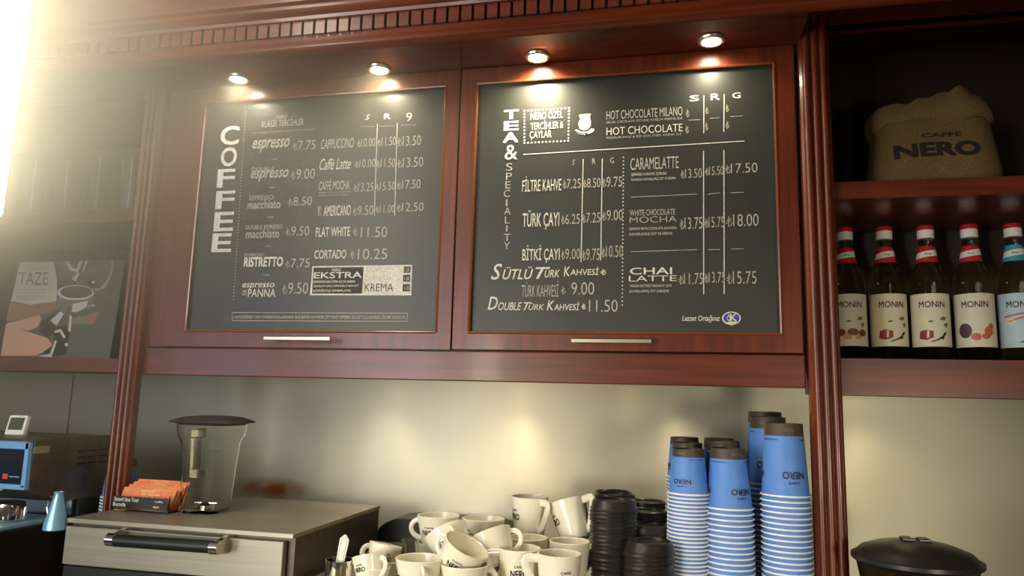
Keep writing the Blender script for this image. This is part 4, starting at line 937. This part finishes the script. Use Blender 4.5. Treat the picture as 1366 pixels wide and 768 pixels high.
art([(330, 500), (370, 490), (395, 540), (385, 550), (360, 510), (330, 515)], 'print shine', (206, 200, 184), .0009); art([(225, 655), (300, 640), (330, 560), (345, 560), (310, 660)], 'print shine', (206, 200, 184), .0010)
mb = MB()
def ptext(s, x0, y0, x1, y1, wt, sh=0):
    v, f = glyphs(s, wt, sh); mb.add([pl(*c3(x0 + (x1 - x0) * u, y1 + (y0 - y1) * w), .0012 + l) for u, w, l in v], f)
ptext('TAZE', 115, 150, 292, 225, -.012, .12); mb.build('poster_title', mat('print grey', (96, 88, 76), .5), pb)
mb = MB()
for s, y in (('Öğütülür, demlenir,', 100), ('kahve çekirdekleri', 122), ('Kahvemiz her fincan için', 248), ('taze çekilmiş çekirdekten', 268), ('özenle hazırlanır', 288), ('sunulur', 304)): ptext(s, 105, y, 275 - (40 if len(s) < 10 else 0), y + 11, 0)
mb.build('poster_text', mat('print grey light', (150, 142, 124), .5), pb)

for i, (px, py, hh, lab) in enumerate(((48, 222, .10, 'leftmost tall glass on the upper left shelf'), (92, 221, .10, 'second tall glass from the left on the upper left shelf'), (135, 219, .10, 'third tall glass from the left on the upper left shelf'), (178, 218, .10, 'tall glass on the upper left shelf next to the pilaster'))):
    y = -.2; p = at(px, py, y); z0 = US[1]; hh = p.z - z0 + .01; r_ = .026
    t = MB().lathe([(0, 0), (r_ * .75, 0), (r_ * .8, .003), (r_, hh), (r_ - .002, hh), (r_ * .74, .01), (0, .01)], 32).build('drinking_glass', GLASS, None, smooth=True, loc=(p.x, y, z0))
    tag(t, lab, 'glass', 'glasses on the upper left shelf')

# ================================================================== LENS GLARE, imitated by an added scatter volume
hzm = bpy.data.materials.new('glare_haze'); hzm.use_nodes = True; nt = hzm.node_tree; nt.nodes.clear()
vo = nt.nodes.new('ShaderNodeVolumeScatter'); om = nt.nodes.new('ShaderNodeOutputMaterial'); nt.links.new(vo.outputs[0], om.inputs['Volume'])
vo.inputs['Density'].default_value = GLARE_HAZE; vo.inputs['Anisotropy'].default_value = .62; vo.inputs['Color'].default_value = (1, .95, .74, 1)
gc = nt.nodes.new('ShaderNodeTexCoord'); gx_ = nt.nodes.new('ShaderNodeSeparateXYZ'); gm = nt.nodes.new('ShaderNodeMapRange'); gm.interpolation_type = 'SMOOTHSTEP'
nt.links.new(gc.outputs['Object'], gx_.inputs[0]); nt.links.new(gx_.outputs[0], gm.inputs['Value'])
gm.inputs['From Min'].default_value = -1.1; gm.inputs['From Max'].default_value = -.24; gm.inputs['To Min'].default_value = GLARE_HAZE; gm.inputs['To Max'].default_value = 0
gz_ = nt.nodes.new('ShaderNodeMapRange'); gz_.interpolation_type = 'SMOOTHSTEP'; nt.links.new(gx_.outputs[2], gz_.inputs['Value'])
gz_.inputs['From Min'].default_value = 1.36; gz_.inputs['From Max'].default_value = 1.85; gz_.inputs['To Min'].default_value = .22; gz_.inputs['To Max'].default_value = 1
gp = nt.nodes.new('ShaderNodeMath'); gp.operation = 'MULTIPLY'; nt.links.new(gm.outputs[0], gp.inputs[0]); nt.links.new(gz_.outputs[0], gp.inputs[1])
nt.links.new(gp.outputs[0], vo.inputs['Density'])
if GLARE_HAZE > 0:
    o = MB().box(-2.4, -.14, -2.3, -.366, 1.335, 2.06).build('glare_haze', hzm); tag(o, 'added volume imitating lens glare around the lamp above the espresso machine', 'glare_haze', kind='stuff')
